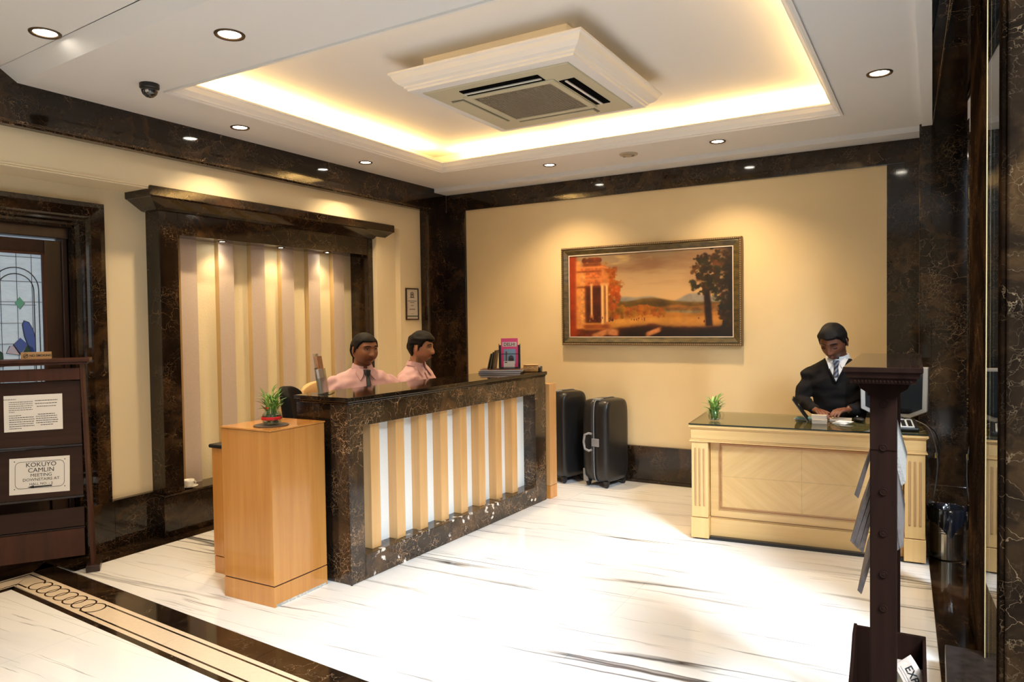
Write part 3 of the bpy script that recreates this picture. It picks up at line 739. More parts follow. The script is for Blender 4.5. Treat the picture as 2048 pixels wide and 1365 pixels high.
# ---- chairs behind the counter
def chair(loc, rz, mat, label, w_=.5, top=1.03, seat=.5):
    t = T('office_chair', label, 'chair', loc, rz)
    O('seat', MB().box(-w_/2, w_/2, -.24, .24, seat-.07, seat), mat, t, bevel=.03, seg=4)
    b = MB(); n = 10; vs = []; fs = []
    for i in range(n+1):
        u = -1+2*i/n
        for j in range(8):
            v = j/7; hw = w_/2*(1-.12*v**3)
            z = seat+.06+(top-seat-.06)*v - .05*(abs(u)**3)*(v**6)
            for s in (0, 1): vs.append((u*hw, -.25-.06*v+.05*(abs(u)**2)-(.06 if s else 0)*(1-.5*abs(u)**6), z))
    def id_(i, j, s): return (i*8+j)*2+s
    for i in range(n):
        for j in range(7):
            for s in (0, 1): fs.append((id_(i, j, s), id_(i+1, j, s), id_(i+1, j+1, s), id_(i, j+1, s)))
        fs.append((id_(i, 7, 0), id_(i+1, 7, 0), id_(i+1, 7, 1), id_(i, 7, 1))); fs.append((id_(i, 0, 0), id_(i+1, 0, 0), id_(i+1, 0, 1), id_(i, 0, 1)))
    for j in range(7):
        for i in (0, n): fs.append((id_(i, j, 0), id_(i, j+1, 0), id_(i, j+1, 1), id_(i, j, 1)))
    b.add(vs, fs); O('backrest', b, mat, t, bevel=.012, smooth=True)
    O('back_bracket', MB().box(-.03, .03, -.33, -.2, seat-.09, seat+.15), BLACK, t)
    O('column', MB().lathe([(.025, .08), (.025, seat-.08)], 12), CHROME, t)
    for k in range(5):
        a = 2*math.pi*k/5
        O('leg', MB().tube([(0, 0, .09), (.26*math.cos(a), .26*math.sin(a), .06)], [.022, .014], 8), BLACK, t)
        O('castor', MB().sphere((.26*math.cos(a), .26*math.sin(a), .0265), .026, 10, 8), BLACK, t, smooth=True)
    return t
chair((.63, -2.14, 0), R(-97), TANL, 'tan leather office chair behind the man in a tie', .54, 1.03)
chair((.88, -2.56, 0), R(-55), FABB, 'black fabric office chair, empty, between the tan chair and the counter end', .42, 1.05)
chair((.72, -1.50, 0), R(-85), FABB, 'black office chair under the second seated man nearest the corner', .42, .92)

# ================================================================= PEOPLE
def smooth01(x): x = max(0, min(1, x)); return x*x*(3-2*x)
def G(x, s): return math.exp(-.5*(x/s)**2)
def head_pt(th, ph, full=0.0):
    """ph azimuth from front (+Y), th polar from top; local head coordinates in metres, centre between the ears"""
    sx, sy, sz = math.sin(th)*math.sin(ph), math.sin(th)*math.cos(ph), math.cos(th)
    z = sz*(.122 if sz > 0 else .120)
    x = sx*.078; y = sy*(.098 if sy > 0 else .100)-.004
    if z < 0:
        k = smooth01(-z/.115)
        x *= 1-(.34-full*.12)*k
        if sy > 0: y = y*(1-.02*k) + .004*k
        else: y = y*(1-.42*k)
    if z > .05: x *= 1+.05*smooth01((z-.05)/.07)*(1 if z < .1 else .6)
    if sy > 0:
        f = smooth01(sy*2.2)
        y += f*(-.010*G(x, .07)*G(z+.0, .12)*0)
        nz = (z+.034)/.05
        if z > -.044: amp = .027*(1-smooth01((z+.040)/.066)*.88)
        else: amp = .027*(1-smooth01((-.044-z)/.012))
        wx = .0072+.0065*G(z+.037, .010)
        y += f*amp*G(x, wx)
        y += f*.006*(G(x-.017, .006)+G(x+.017, .006))*G(z+.038, .007)
        y -= f*.011*(G(x-.033, .014)+G(x+.033, .014))*G(z-.008, .010)
        y += f*.005*G(z-.030, .008)*G(abs(x)-.028, .024)
        y += f*.007*G(x, .021)*(G(z+.066, .0055)+.9*G(z+.079, .006))
        y -= f*.004*G(x, .024)*G(z+.0725, .0022)
        y += f*.008*G(x, .022)*G(z+.104, .014)
        y += f*.004*G(abs(x)-.046, .014)*G(z+.022, .018)
        y += f*full*.010*G(abs(x)-.05, .02)*G(z+.06, .03)
    x += math.copysign(full*.006*G(z+.06, .035), x) if abs(x) > .03 else 0
    return Vector((x, y, z))
def head_grid(nu=72, nv=60, full=0.0, f=None):
    vs = []; fs = []
    for j in range(1, nv):
        for i in range(nu):
            p = head_pt(math.pi*j/nv, 2*math.pi*i/nu, full); vs.append(f(p) if f else p)
    for j in range(nv-2):
        for i in range(nu):
            k = (i+1) % nu; fs.append((j*nu+i, j*nu+k, (j+1)*nu+k, (j+1)*nu+i))
    t = len(vs); a = head_pt(.001, 0, full); b = head_pt(math.pi-.001, 0, full); vs += [f(a) if f else a, f(b) if f else b]
    for i in range(nu):
        k = (i+1) % nu; fs.append((t, k, i)); fs.append((t+1, (nv-2)*nu+i, (nv-2)*nu+k))
    return vs, fs
def baked(o, voxel, smooth_it=2, factor=.5):
    m = o.modifiers.new('r', 'REMESH'); m.mode = 'VOXEL'; m.voxel_size = voxel
    if smooth_it:
        s = o.modifiers.new('s', 'SMOOTH'); s.iterations = smooth_it; s.factor = factor
    pa = o.parent; o.parent = None
    me = bake_mesh(o); o.modifiers.clear(); o.parent = pa
    old = o.data; o.data = me; bpy.data.meshes.remove(old)
    me.polygons.foreach_set('use_smooth', [True]*len(me.polygons))
    return o
def skin_mat(name, col, beard=.3):
    m, t, b = newmat(name)
    a = t.nodes.new('ShaderNodeAttribute'); a.attribute_name = 'col'
    t.links.new(a.outputs['Color'], b.inputs['Base Color'])
    setp(b, Roughness=.45); b.inputs['Specular IOR Level'].default_value = .4
    b.inputs['Subsurface Weight'].default_value = .08; b.inputs['Subsurface Radius'].default_value = (.01, .004, .002)
    return m
def rings_torso(mb, R_, inf=0, wf=1.0, top=None, lean=0, z0=0):
    n = 28; vs = []; fs = []; rr = [r for r in R_ if top is None or r[0] <= top]
    for (z, y, hw, hd) in rr:
        for i in range(n):
            a = 2*math.pi*i/n; c, s = math.cos(a), math.sin(a); e = .85
            x = math.copysign(abs(c)**e, c)*(hw*wf+inf); yy = math.copysign(abs(s)**e, s)*(hd*(1+(wf-1)*1.2)+inf)
            vs.append((x, y+yy+lean*z, z0+z))
    for k in range(len(rr)-1):
        for i in range(n):
            j = (i+1) % n; fs.append((k*n+i, k*n+j, (k+1)*n+j, (k+1)*n+i))
    fs.append(tuple(range(n))[::-1]); fs.append(tuple(range((len(rr)-1)*n, len(rr)*n)))
    mb.add(vs, fs)
TORSO = [(-.08, 0, .13, .10), (-.03, 0, .165, .12), (.06, 0, .165, .125), (.16, .005, .155, .12), (.27, .008, .160, .118), (.37, .008, .178, .118), (.44, .002, .192, .110), (.49, -.004, .186, .098), (.525, -.008, .150, .082), (.55, -.008, .105, .068), (.575, -.004, .068, .060), (.60, .0, .057, .058), (.66, .010, .056, .060), (.72, .018, .052, .058)]
def capsule(mb, pts, rad, n=14):
    P = []; Q = []
    for k in range(len(pts)-1):
        a, b = Vector(pts[k]), Vector(pts[k+1]); m_ = 6
        for i in range(m_ + (1 if k == len(pts)-2 else 0)): P.append(a.lerp(b, i/m_)); Q.append(rad[k]+(rad[k+1]-rad[k])*i/m_)
    mb.tube(P, Q, n); mb.sphere(pts[0], rad[0], 12, 8); mb.sphere(pts[-1], rad[-1], 12, 8)
def hand(mb, wrist, d, down, side):
    """palm and five fingers; d forward direction, down palm normal"""
    d = Vector(d).normalized(); dn = Vector(down).normalized(); s = d.cross(dn).normalized()*side; w_ = Vector(wrist)
    for a in (-.025, -.008, .009, .025): capsule(mb, [w_+s*a*.6+d*.01, w_+d*.085+s*a], [.0125, .0115], 8)
    for a, l_ in ((-.028, .058), (-.0095, .072), (.0095, .078), (.028, .068)):
        p0 = w_+d*.088+s*a; p1 = p0+d*l_*.45+dn*.006; p2 = p1+d*l_*.30+dn*.014; p3 = p2+d*l_*.2+dn*.018
        capsule(mb, [p0, p1, p2, p3], [.0092, .0085, .0078, .0068], 8)
    q0 = w_+d*.025+s*.026; q1 = q0+d*.028+s*.026+dn*.006; q2 = q1+d*.03+s*.010+dn*.006
    capsule(mb, [q0, q1, q2], [.013, .0105, .0085], 8)
def person(label, loc, hz, body_yaw, head_yaw, head_pitch, skin, lip, shirt_mat, wf=1.0, full=0.0, lean=0.0, arms=None, eyes_open=True, tie=None, vneck=False, hair_style=0, beard=.6, group=None, hscale=(1.08, 1.05, 1.0)):
    t = T('person', label, 'person', loc, body_yaw - math.pi/2)   # local +Y looks along body_yaw
    hy = head_yaw-body_yaw
    Hm = Matrix.Translation((0, .020+lean*.60, hz+.585)) @ Euler((-head_pitch, 0, hy), 'XYZ').to_matrix().to_4x4() @ Matrix.Translation((0, .020, .132)) @ Matrix.Diagonal((*hscale, 1))
    if arms is None:
        arms = [[(s*.180*wf, 0+lean*.46, hz+.475), (s*.235*wf, .06+lean*.3, hz+.25), (s*.15, .30, hz+.285)] for s in (-1, 1)]
    b = MB()
    vs, fs = head_grid(full=full, f=lambda p: Hm @ p); b.add(vs, fs)
    for s in (-1, 1):   # ears
        e = MB().sphere((0, 0, 0), (.0075, .019, .032), 14, 10)
        Me = Hm @ Matrix.Translation((s*.083, -.010, -.006)) @ Euler((R(-8), 0, R(-s*28))).to_matrix().to_4x4()
        b.add([Me @ Vector(v) for v in e.v], e.f)
        c_ = MB().sphere((0, 0, 0), (.010, .010, .016), 10, 8); Mc = Hm @ Matrix.Translation((s*.073, .002, -.012)); b.add([Mc @ Vector(v) for v in c_.v], c_.f)
    rings_torso(b, TORSO, -.006, wf, lean=lean, z0=hz)
    capsule(b, [(0, lean*.58, hz+.56), (0, .012+lean*.6, hz+.62), Hm @ Vector((0, -.028, -.055))], [.060, .057, .056])
    for k, s in enumerate((-1, 1)):
        A = arms[k]; A = [Vector(A[0])+Vector((-s*.012, 0, -.035)), A[1], A[2]]; capsule(b, A, [.040, .034, .027])
        d = (Vector(A[2])-Vector(A[1])); d.z *= .2; hand(b, A[2], d, (0, 0, -1), s)
        capsule(b, [(s*.09, 0, hz-.02), (s*.12, .40, hz-.03), (s*.12, .38, .10)], [.085, .058, .040])
        capsule(b, [(s*.12, .37, .05), (s*.125, .50, .032)], [.035, .028])
    body = baked(O('body', b, skin_mat('skin', skin, beard), t), .0038, 1, .3)
    me = body.data; n = len(me.vertices); co = np.empty(n*3); me.vertices.foreach_get('co', co); co = co.reshape(-1, 3)
    inv = np.array(Hm.inverted()); hp = co @ inv[:3, :3].T + inv[:3, 3]
    x, y, z = hp[:, 0], hp[:, 1], hp[:, 2]
    col = np.ones((n, 4)); col[:, :3] = skin
    front = (y > .02) & (np.abs(z) < .14)
    lm = np.exp(-.5*((x/.020)**2+((z+.0725)/.0075)**2)**2)*front
    bm_ = beard*np.clip(np.exp(-.5*((z+.10)/.035)**4), 0, 1)*(y > -.02)*(np.abs(z) < .14)*(1-lm)
    mo_ = beard*.9*np.exp(-.5*((x/.024)**4+((z+.057)/.006)**4))*front
    sh = np.clip(np.maximum(bm_, mo_), 0, .75)[:, None]
    col[:, :3] = col[:, :3]*(1-sh)+np.array(skin)*.30*sh
    col[:, :3] = col[:, :3]*(1-lm[:, None])+np.array(lip)*lm[:, None]
    em = (np.exp(-.5*(((np.abs(x)-.033)/.017)**4+((z-.006)/.008)**4))*front*.35)[:, None]; col[:, :3] *= (1-em)
    at = me.color_attributes.new('col', 'FLOAT_COLOR', 'POINT'); at.data.foreach_set('color', col.astype(np.float32).ravel())
    # eyes, brows
    def face_y(px, pz):
        d = [( (p.x-px)**2+(p.z-pz)**2, p.y) for p in (head_pt(math.pi*j/90, R(a), full) for j in range(20, 75) for a in range(-50, 51, 3))]
        return min(d)[1]
    for s in (-1, 1):
        fy = face_y(s*.033, .008)
        if eyes_open:
            e = MB().sphere((0, 0, 0), .0125, 16, 12); i_ = MB().sphere((0, .0072, 0), .0063, 12, 8)
            Me = Hm @ Matrix.Translation((s*.0325, fy-.0085, .008))
            eo = O('eyeball', MB().add([Me @ Vector(v) for v in e.v], e.f), EYEW, t, smooth=True)
            O('iris', MB().add([Me @ Vector(v) for v in i_.v], i_.f), IRIS, eo, smooth=True)
            lid = MB(); pts = [Hm @ Vector((s*.0325+.0165*u, fy+.0035-.004*u*u, .008+.0075*(1-u*u))) for u in (-1, -.6, -.2, .2, .6, 1)]
            lid.tube(pts, .0026, 6); O('eyelid', lid, HAIRM if False else plain('lid', tuple(c*.35 for c in skin), .5), t, smooth=True)
        else:
            lid = MB(); pts = [Hm @ Vector((s*.0325+.018*u, fy+.0085-.004*u*u, .001-.006*(1-u*u))) for u in (-1, -.6, -.2, .2, .6, 1)]
            lid.tube(pts, .0032, 6); O('eyelashes', lid, HAIRM, t, smooth=True)
        br = MB(); pts = []
        for u in (-1, -.5, 0, .5, 1):
            px = s*.033+.019*u; pz = .028+.005*(1-u*u)-.002*u*s; pts.append(Hm @ Vector((px, face_y(px, pz)+.001, pz)))
        br.tube(pts, [.0028, .0042, .0046, .0042, .0022], 6); O('eyebrow', br, HAIRM, t, smooth=True)
    lp = MB()
    for z0, dz, rr0, w_ in ((-.0672, -.0012, .0042, .021), (-.0768, .0004, .0052, .018)):
        pts = [Hm @ Vector((w_*u, face_y(w_*u, z0)+.0005-.003*u*u, z0+(dz if abs(u) < .2 else 0)-(.003*u*u if z0 > -.07 else -.003*u*u))) for u in (-1, -.6, -.25, 0, .25, .6, 1)]
        lp.tube(pts, [.0012, rr0*.8, rr0, rr0*.92, rr0, rr0*.8, .0012], 8)
    O('lips', lp, plain('lips', lip, .45), t, smooth=True)
    ml = MB(); ml.tube([Hm @ Vector((.023*u, face_y(.02*u, -.0722)+.0022-.0038*u*u, -.0722)) for u in (-1, -.5, 0, .5, 1)], .0013, 6); O('mouth_line', ml, plain('mouth line', tuple(c*.15 for c in skin), .6), t, smooth=True)
    for s in (-1, 1): O('nostril', MB().sphere(tuple(Hm @ Vector((s*.0075, face_y(s*.008, -.047)-.0005, -.0475))), .0030, 8, 6), plain('nostril', tuple(c*.12 for c in skin), .7), t, smooth=True)
    # hair shell
    def hairf(p):
        q = Vector(p); zl = .062
        yy = q.y
        ax = abs(q.x)
        if yy > .055: zl = .066-.010*smooth01((.055-ax)/.05)*(1 if hair_style == 1 else .3)
        elif yy > .018: zl = .060-.048*smooth01((.055-yy)/.030)*1.0
        elif yy > .004: zl = .012-.030*smooth01((.018-yy)/.008)
        elif yy > -.030: zl = .028
        else: zl = .024-.100*smooth01((-.030-yy)/.02)
        th = [.009, .016, .010][hair_style]+.006*smooth01((q.z-.01)/.07)*[.4, 1.3, 1.0][hair_style]
        if q.z < zl: th = -.010 if q.z < zl-.006 else 0.0
        n_ = Vector((q.x/.078**2, q.y/.098**2, q.z/.12**2)).normalized()
        th += .004*pnoise(Vector((q.x*40, q.y*18, q.z*40)))*(1 if q.z > zl else 0)*[.6, 1.6, 1.2][hair_style]
        if hair_style: th += .008*smooth01((q.z-.04)/.03)*smooth01((q.y-.01)/.04)
        return Hm @ (q+n_*th)
    hb = MB(); vs, fs = head_grid(96, 72, full, hairf); hb.add(vs, fs); O('hair', hb, HAIRM, t, smooth=True)
    # shirt / sweater
    s_ = MB(); rings_torso(s_, TORSO, .010, wf, top=.58, lean=lean, z0=hz)
    for A in arms:
        B = [Vector(a) for a in A]; capsule(s_, [B[0]+Vector((0, 0, -.016)), B[1], B[1].lerp(B[2], .93)], [.056*wf, .052, .041])
    s_ = baked(O('sweater' if vneck else 'shirt', s_, shirt_mat, t), .008, 5, .6)
    nrm = [v.normal.copy() for v in s_.data.vertices]
    for v, vn in zip(s_.data.vertices, nrm):
        q = v.co.copy(); fx = .009*pnoise(Vector((q.x*9, q.y*9, q.z*22)))+.006*math.sin(q.z*60+q.x*34+6*pnoise(q*6))*min(1, abs(q.x)/.16)
        v.co = q+vn*fx
    tr = MB()
    for s in (-1, 1): capsule(tr, [(s*.09, 0, hz-.02), (s*.12, .40, hz-.03), (s*.12, .38, .10)], [.098, .070, .055])
    tr.sphere((0, -.01, hz-.01), (.185*wf, .14, .11), 20, 12)
    baked(O('trousers', tr, TROU, t), .012, 3)
    for s in (-1, 1):
        sh = MB(); capsule(sh, [(s*.12, .35, .052), (s*.125, .44, .045), (s*.126, .52, .036)], [.042, .042, .033]); o = baked(O('shoe', sh, BLACK, t), .01, 2)
        for v in o.data.vertices: v.co.z = max(v.co.z, .003)
    # collar: band standing round the neck with two pointed flaps
    fl = WSHIRT if vneck else shirt_mat
    ny = .0+lean*.58
    def torso_y(x, z):
        zs = [r[0] for r in TORSO]; k = max(i for i in range(len(zs)-1) if zs[i] <= z); f = (z-zs[k])/(zs[k+1]-zs[k])
        a, b_ = TORSO[k], TORSO[k+1]; hw = (a[2]+(b_[2]-a[2])*f)*wf+.010; hd = (a[3]+(b_[3]-a[3])*f)*(1+(wf-1)*1.2)+.010; y0 = a[1]+(b_[1]-a[1])*f
        u = min(.999, abs(x)/hw); return y0+hd*(1-u**(2/.85))**(.425)+lean*z
    cm_ = MB(); n = 30; vs = []; fs = []
    for i in range(n+1):
        a = R(12+336*i/n); r0 = .064; s_n = math.sin(a); c_n = math.cos(a)
        fr = max(0, (c_n-.35)/.65)
        top = hz+.600+.014*(1-c_n)*.5-.012*fr
        vs += [(r0*s_n, ny+.004+r0*c_n*1.05, top), ((r0+.007)*s_n, ny+.004+(r0+.007)*c_n*1.05, top+.001), ((r0+.020)*s_n, ny+(r0+.016)*c_n*1.05, top-.034-.006*fr)]
    for i in range(n):
        for k in range(2): fs.append((i*3+k, i*3+k+1, (i+1)*3+k+1, (i+1)*3+k))
    cm_.add(vs, fs)
    for s in (-1, 1):
        pts = [(s*.012, .572), (s*.058, .590), (s*.082, .545), (s*.060, .488), (s*.034, .520)]
        if vneck: pts = [(s*.010, .574), (s*.052, .596), (s*.064, .560), (s*.044, .506), (s*.026, .535)]
        v2 = [Vector((px, max(torso_y(px, pz-.01)+(.026 if vneck else .010), ny+.066*math.cos(min(1.4, abs(px)/.07))), hz+pz)) for px, pz in pts]
        if abs(v2[0].y) : v2[0].y = ny+.074; v2[1].y = ny+.045
        v3 = [p+Vector((0, -.006, -.001)) for p in v2]; q = 5
        cm_.add(v2+v3, [tuple(range(5)), tuple(range(9, 4, -1))]+[(i, (i+1) % 5, 5+(i+1) % 5, 5+i) for i in range(5)])
    o = O('collar', cm_, fl, t); sm = o.modifiers.new('s', 'SOLIDIFY'); sm.thickness = .0025
    if vneck:
        vs = []; rows = 8
        for j in range(rows+1):
            z = .575-.165*j/rows; hwid = .078*(1-j/rows)+.002
            for i in range(7):
                px = hwid*(-1+2*i/6); vs.append((px, torso_y(px, max(z-.01, .3))+.009+.012*(1-j/rows), hz+z))
        fs = [(j*7+i, j*7+i+1, (j+1)*7+i+1, (j+1)*7+i) for j in range(rows) for i in range(6)]
        o = O('shirt_front', MB().add(vs, fs), WSHIRT, t, smooth=True); sm = o.modifiers.new('s', 'SOLIDIFY'); sm.thickness = .004; sm.offset = -1
        pts = [Vector((p[0], p[1]+.002, p[2])) for k in (range(0, 63, 7),) for p in [vs[i] for i in k]]
        pts2 = [Vector((vs[i+6][0], vs[i+6][1]+.002, vs[i+6][2])) for i in range(0, 63, 7)]
        O('neckband', MB().tube(pts+pts2[::-1], .006, 8), shirt_mat, t, smooth=True)
    if tie:
        zt = .552; kn = MB(); y0 = torso_y(0, .52)+.030
        kn.prism([(-.021, .566), (.021, .566), (.013, .522), (-.013, .522)], ny+.070, torso_y(0, .50)+.030, 'y', Matrix.Translation((0, 0, hz)))
        o = O('tie', kn, tie, t, bevel=.006, seg=3)
        vs = []; rows = 12; zend = .26 if not vneck else .44
        for j in range(rows+1):
            z = .530-(.518-zend)*j/rows; wdt = .013+.020*(j/rows)*((.518-zend)/.26)
            for px, dy in ((-wdt, .0), (0, .006), (wdt, .0)): vs.append((px, torso_y(px, min(z, .50))+.016+dy+(.006 if vneck else 0), hz+z))
        fs = [(j*3+i, j*3+i+1, (j+1)*3+i+1, (j+1)*3+i) for j in range(rows) for i in range(2)]
        o2 = O('tie_blade', MB().add(vs, fs), tie, o, smooth=True); sm = o2.modifiers.new('s', 'SOLIDIFY'); sm.thickness = .004
    else:
        O('placket', MB().add([(p, torso_y(0, z)+.0125, hz+z) for z in (.53, .47, .40, .33) for p in (-.014, .014)], [(0, 1, 3, 2), (2, 3, 5, 4), (4, 5, 7, 6)]), shirt_mat, t)
        for z in (.50, .42, .34): O('button', MB().sphere((0, torso_y(0, z)+.0145, hz+z), (.0045, .002, .0045), 10, 6), PAPER, t, smooth=True)
    if shirt_mat == PINKS and tie:
        A = arms[0]
    return t
def tie_mat(name, a, b, s):
    m, t, bs = newmat(name)
    o = t.nodes.new('ShaderNodeTexCoord').outputs['Object']
    wv = t.nodes.new('ShaderNodeTexWave'); wv.inputs['Scale'].default_value = s; wv.inputs['Distortion'].default_value = 2
    t.links.new(mapping(t, o, (1, 0, 1), (0, R(40), 0)), wv.inputs[0]); t.links.new(ramp(t, wv.outputs['Fac'], [(.45, a), (.6, b)]), bs.inputs['Base Color']); setp(bs, Roughness=.45)
    return m
TIE1 = tie_mat('dark patterned tie', (.012, .016, .026), (.05, .06, .075), 30)
TIE2 = tie_mat('striped blue grey tie', (.02, .03, .07), (.16, .17, .20), 14)
person('seated man in pink shirt and dark patterned tie behind the counter', (.615, -2.0, 0), .555, R(-30), R(-14), R(3), (.31, .130, .066), (.20, .07, .05), PINKS, wf=1.18, full=1.0, tie=TIE1, hair_style=0, beard=.35, hscale=(1.16, 1.10, .975))
person('seated man in open pink shirt looking along the counter, nearest the corner', (.745, -1.50, 0), .550, R(2), R(16), R(4), (.50, .26, .155), (.33, .13, .10), PINKS, wf=1.0, full=.1, tie=None, hair_style=1, beard=.75, hscale=(1.04, 1.0, .965))
ar3 = [[(-.185, .08, 1.07), (-.245, .13, .87), (-.10, .33, .845)], [(.185, .08, 1.07), (.235, .15, .87), (.12, .34, .83)]]
person('man in black V-neck sweater, white collar and tie looking down behind the desk', (3.80, -.50, 0), .600, R(-90), R(-104), R(27), (.16, .058, .030), (.17, .055, .04), KNIT, wf=1.04, full=.4, lean=.16, arms=ar3, eyes_open=False, tie=TIE2, vneck=True, hair_style=2, beard=.15, hscale=(1.05, 1.05, 1.02))
chair((3.80, -.42, 0), R(180), FABB, 'black office chair hidden behind the man at the desk', .40, .80, .54)

# ================================================================= DESK
dk = T('desk', 'pale beech desk with fluted pilasters, diamond veneer front and glass top', 'desk', (2.99, -1.45, 0), R(5.2))
W = 1.365; D = .66
def dp(n, mb, mat, **k): return O(n, mb, mat, dk, **k)
dp('gap_shade', MB().box(.02, W-.02, .03, D, 0, .02), BLACK)  # black block standing for the shade in the gap under the desk
for x0 in (0.0, W-.115):
    o = dp('pilaster', MB().box(x0+.004, x0+.111, .012, .12, .15, .655), BEECH, bevel=.002)
    for k in range(3):
        xx = x0+.030+.0275*k
        O('flute', MB().lathe([(.0055, .25 if False else .225), (.0065, .235), (.0065, .600), (.0055, .610)], 10, Matrix.Translation((xx, .0125, 0))), wood('flute wood', (.40, .22, .09), (.52, .30, .13)), o, smooth=True)
    dp('base_block', MB().box(x0, x0+.115, .006, .13, .012, .146), BEECH, bevel=.002)
dp('side_panel', MB().box(.006, .03, .12, D, .02, .66), BEECH); dp('side_panel', MB().box(W-.03, W-.006, .12, D, .02, .66), BEECH)
dp('frieze', MB().box(-.0, W, .010, D, .672, .742), BEECHX, bevel=.002)
dp('frieze_moulding', MB().box(-.008, W+.008, -.002, D, .655, .664).box(-.003, W+.003, .004, D, .664, .672), BEECHX, bevel=.002)
dp('cornice', MB().box(-.006, W+.006, -.002, D+.006, .742, .750).box(-.012, W+.012, -.010, D+.012, .750, .764), BEECHX, bevel=.003)
dp('apron', MB().box(.115, W-.115, .085, .11, .02, .656), BEECHX, bevel=.001)
dp('base_rail', MB().box(.115, W-.115, .068, .11, .015, .135), BEECHX, bevel=.003)
dp('groove_shade', MB().box(.115, W-.115, .081, .09, .142, .146), plain('shadow groove', (.25, .12, .04), .5))  # dark strip; a groove's shadow put into its colour
def veneer():
    m, t, b = newmat('diamond matched veneer')
    o = t.nodes.new('ShaderNodeTexCoord').outputs['Object']; sp = t.nodes.new('ShaderNodeSeparateXYZ'); t.links.new(o, sp.inputs[0])
    ax = math_node(t, 'ABSOLUTE', math_node(t, 'SUBTRACT', math_node(t, 'ABSOLUTE', math_node(t, 'SUBTRACT', sp.outputs[0], W/2)), 0.0))
    az = math_node(t, 'ABSOLUTE', math_node(t, 'SUBTRACT', sp.outputs[2], .42))
    d1 = math_node(t, 'ADD', math_node(t, 'MULTIPLY', ax, .75), az); d2 = math_node(t, 'SUBTRACT', math_node(t, 'MULTIPLY', ax, .75), az)
    cb = t.nodes.new('ShaderNodeCombineXYZ'); t.links.new(math_node(t, 'MULTIPLY', d1, 14), cb.inputs[0]); t.links.new(math_node(t, 'MULTIPLY', d2, 1.2), cb.inputs[1])
    n = noise_n(t, cb.outputs[0], 1.8, 5, .2, .6)
    col = ramp(t, n.outputs['Fac'], [(.3, (.60, .36, .13)), (.7, (.69, .44, .18))])
    seam = math_node(t, 'MINIMUM', ax, az); sm = ramp(t, seam, [(0, .8), (.004, 1.0)])
    mm = t.nodes.new('ShaderNodeMix'); mm.data_type = 'RGBA'; mm.blend_type = 'MULTIPLY'; mm.inputs[0].default_value = 1
    t.links.new(col, mm.inputs[6]); t.links.new(sm, mm.inputs[7]); t.links.new(mm.outputs[2], b.inputs['Base Color']); setp(b, Roughness=.3); b.inputs['Coat Weight'].default_value = .3
    return m
dp('front_panel', MB().box(.19, W-.19, .080, .09, .215, .625), veneer(), bevel=.001)
m = MB()
for d0, d1, yy in ((0, .006, .070), (.006, .016, .076)):
    a, b_, c_, d_ = .176+d0, W-.176-d0, .200+d0, .640-d0; w1 = d1-d0
    m.box(a, b_, yy, .09, c_, c_+w1).box(a, b_, yy, .09, d_-w1, d_).box(a, a+w1, yy, .09, c_, d_).box(b_-w1, b_, yy, .09, c_, d_)
dp('panel_moulding', m, wood('moulding wood', (.36, .17, .06), (.50, .26, .10), axis='x'), bevel=.002)
dp('wood_top', MB().box(-.004, W+.004, -.004, D+.004, .764, .768), plain('reflected wall tan', (.42, .33, .17), .4))  # tan colour stands in for the wall mirrored in the glass
dp('glass_top', MB().box(-.010, W+.010, -.010, D+.010, .7685, .7765), DESKG, bevel=.001)
dp('glass_edge', MB().box(-.0105, W+.0105, -.0105, -.0095, .7685, .7760).box(-.0105, -.0095, -.0105, D, .7685, .7760), plain('dark glass edge', (.008, .014, .012), .1))
ZD = .7768
# things on the desk
def to_desk(x, y): return (x, y, ZD)
mon = T('monitor', 'silver framed flat monitor with dark screen behind the newspaper stand', 'monitor', (4.165, -.84, ZD), R(-8))
n8 = [(-.195, .08), (-.10, .035), (.10, .035), (.195, .08), (.20, .365), (-.20, .365)]
O('bezel', MB().prism(n8, -.045, -.005, 'y'), SILVER, mon, bevel=.006)
O('screen', MB().prism([(-.165, .098), (-.09, .062), (.09, .062), (.165, .098), (.17, .345), (-.17, .345)], -.047, -.044, 'y'), plain('dark screen', (.01, .012, .016), .08), mon)
O('rear_shell', MB().prism([(-.15, .09), (.15, .09), (.13, .34), (-.13, .34)], -.005, .05, 'y'), SILVER, mon, bevel=.01)
O('neck', MB().box(-.035, .035, -.005, .045, .01, .12), SILVER, mon, bevel=.004)
O('foot', MB().lathe([(.11, 0), (.11, .008), (.08, .016)], 28), SILVER, mon)
ph = T('telephone', 'grey desk telephone with white keypad in front of the monitor', 'telephone', (4.215, -1.14, ZD), R(8))
O('base', MB().prism([(-.10, 0), (.09, 0), (.09, .055), (-.10, .018)], -.085, .085, 'x'), BLACK, ph, bevel=.006)
Mk = Matrix.Rotation(math.atan2(.037, .19), 4, 'X')
O('keypad_plate', MB().box(-.05, .06, -.09, .055, .0385, .043, Matrix.Translation((0, 0, -.001)) @ Mk), plain('phone white', (.62, .66, .70), .4), ph)
for i in range(3):
    for j in range(5): O('key', MB().box(-.040+.034*i, -.018+.034*i, -.075+.027*j, -.058+.027*j, .0425, .047, Mk), BLACK if j < 4 else SILVER, ph)
O('handset', MB().tube([(-.075, -.08, .05), (-.078, -.03, .058), (-.078, .03, .064), (-.075, .08, .060)], [.016, .012, .012, .016], 10), plain('phone slate', (.10, .13, .18), .4), ph, smooth=True)
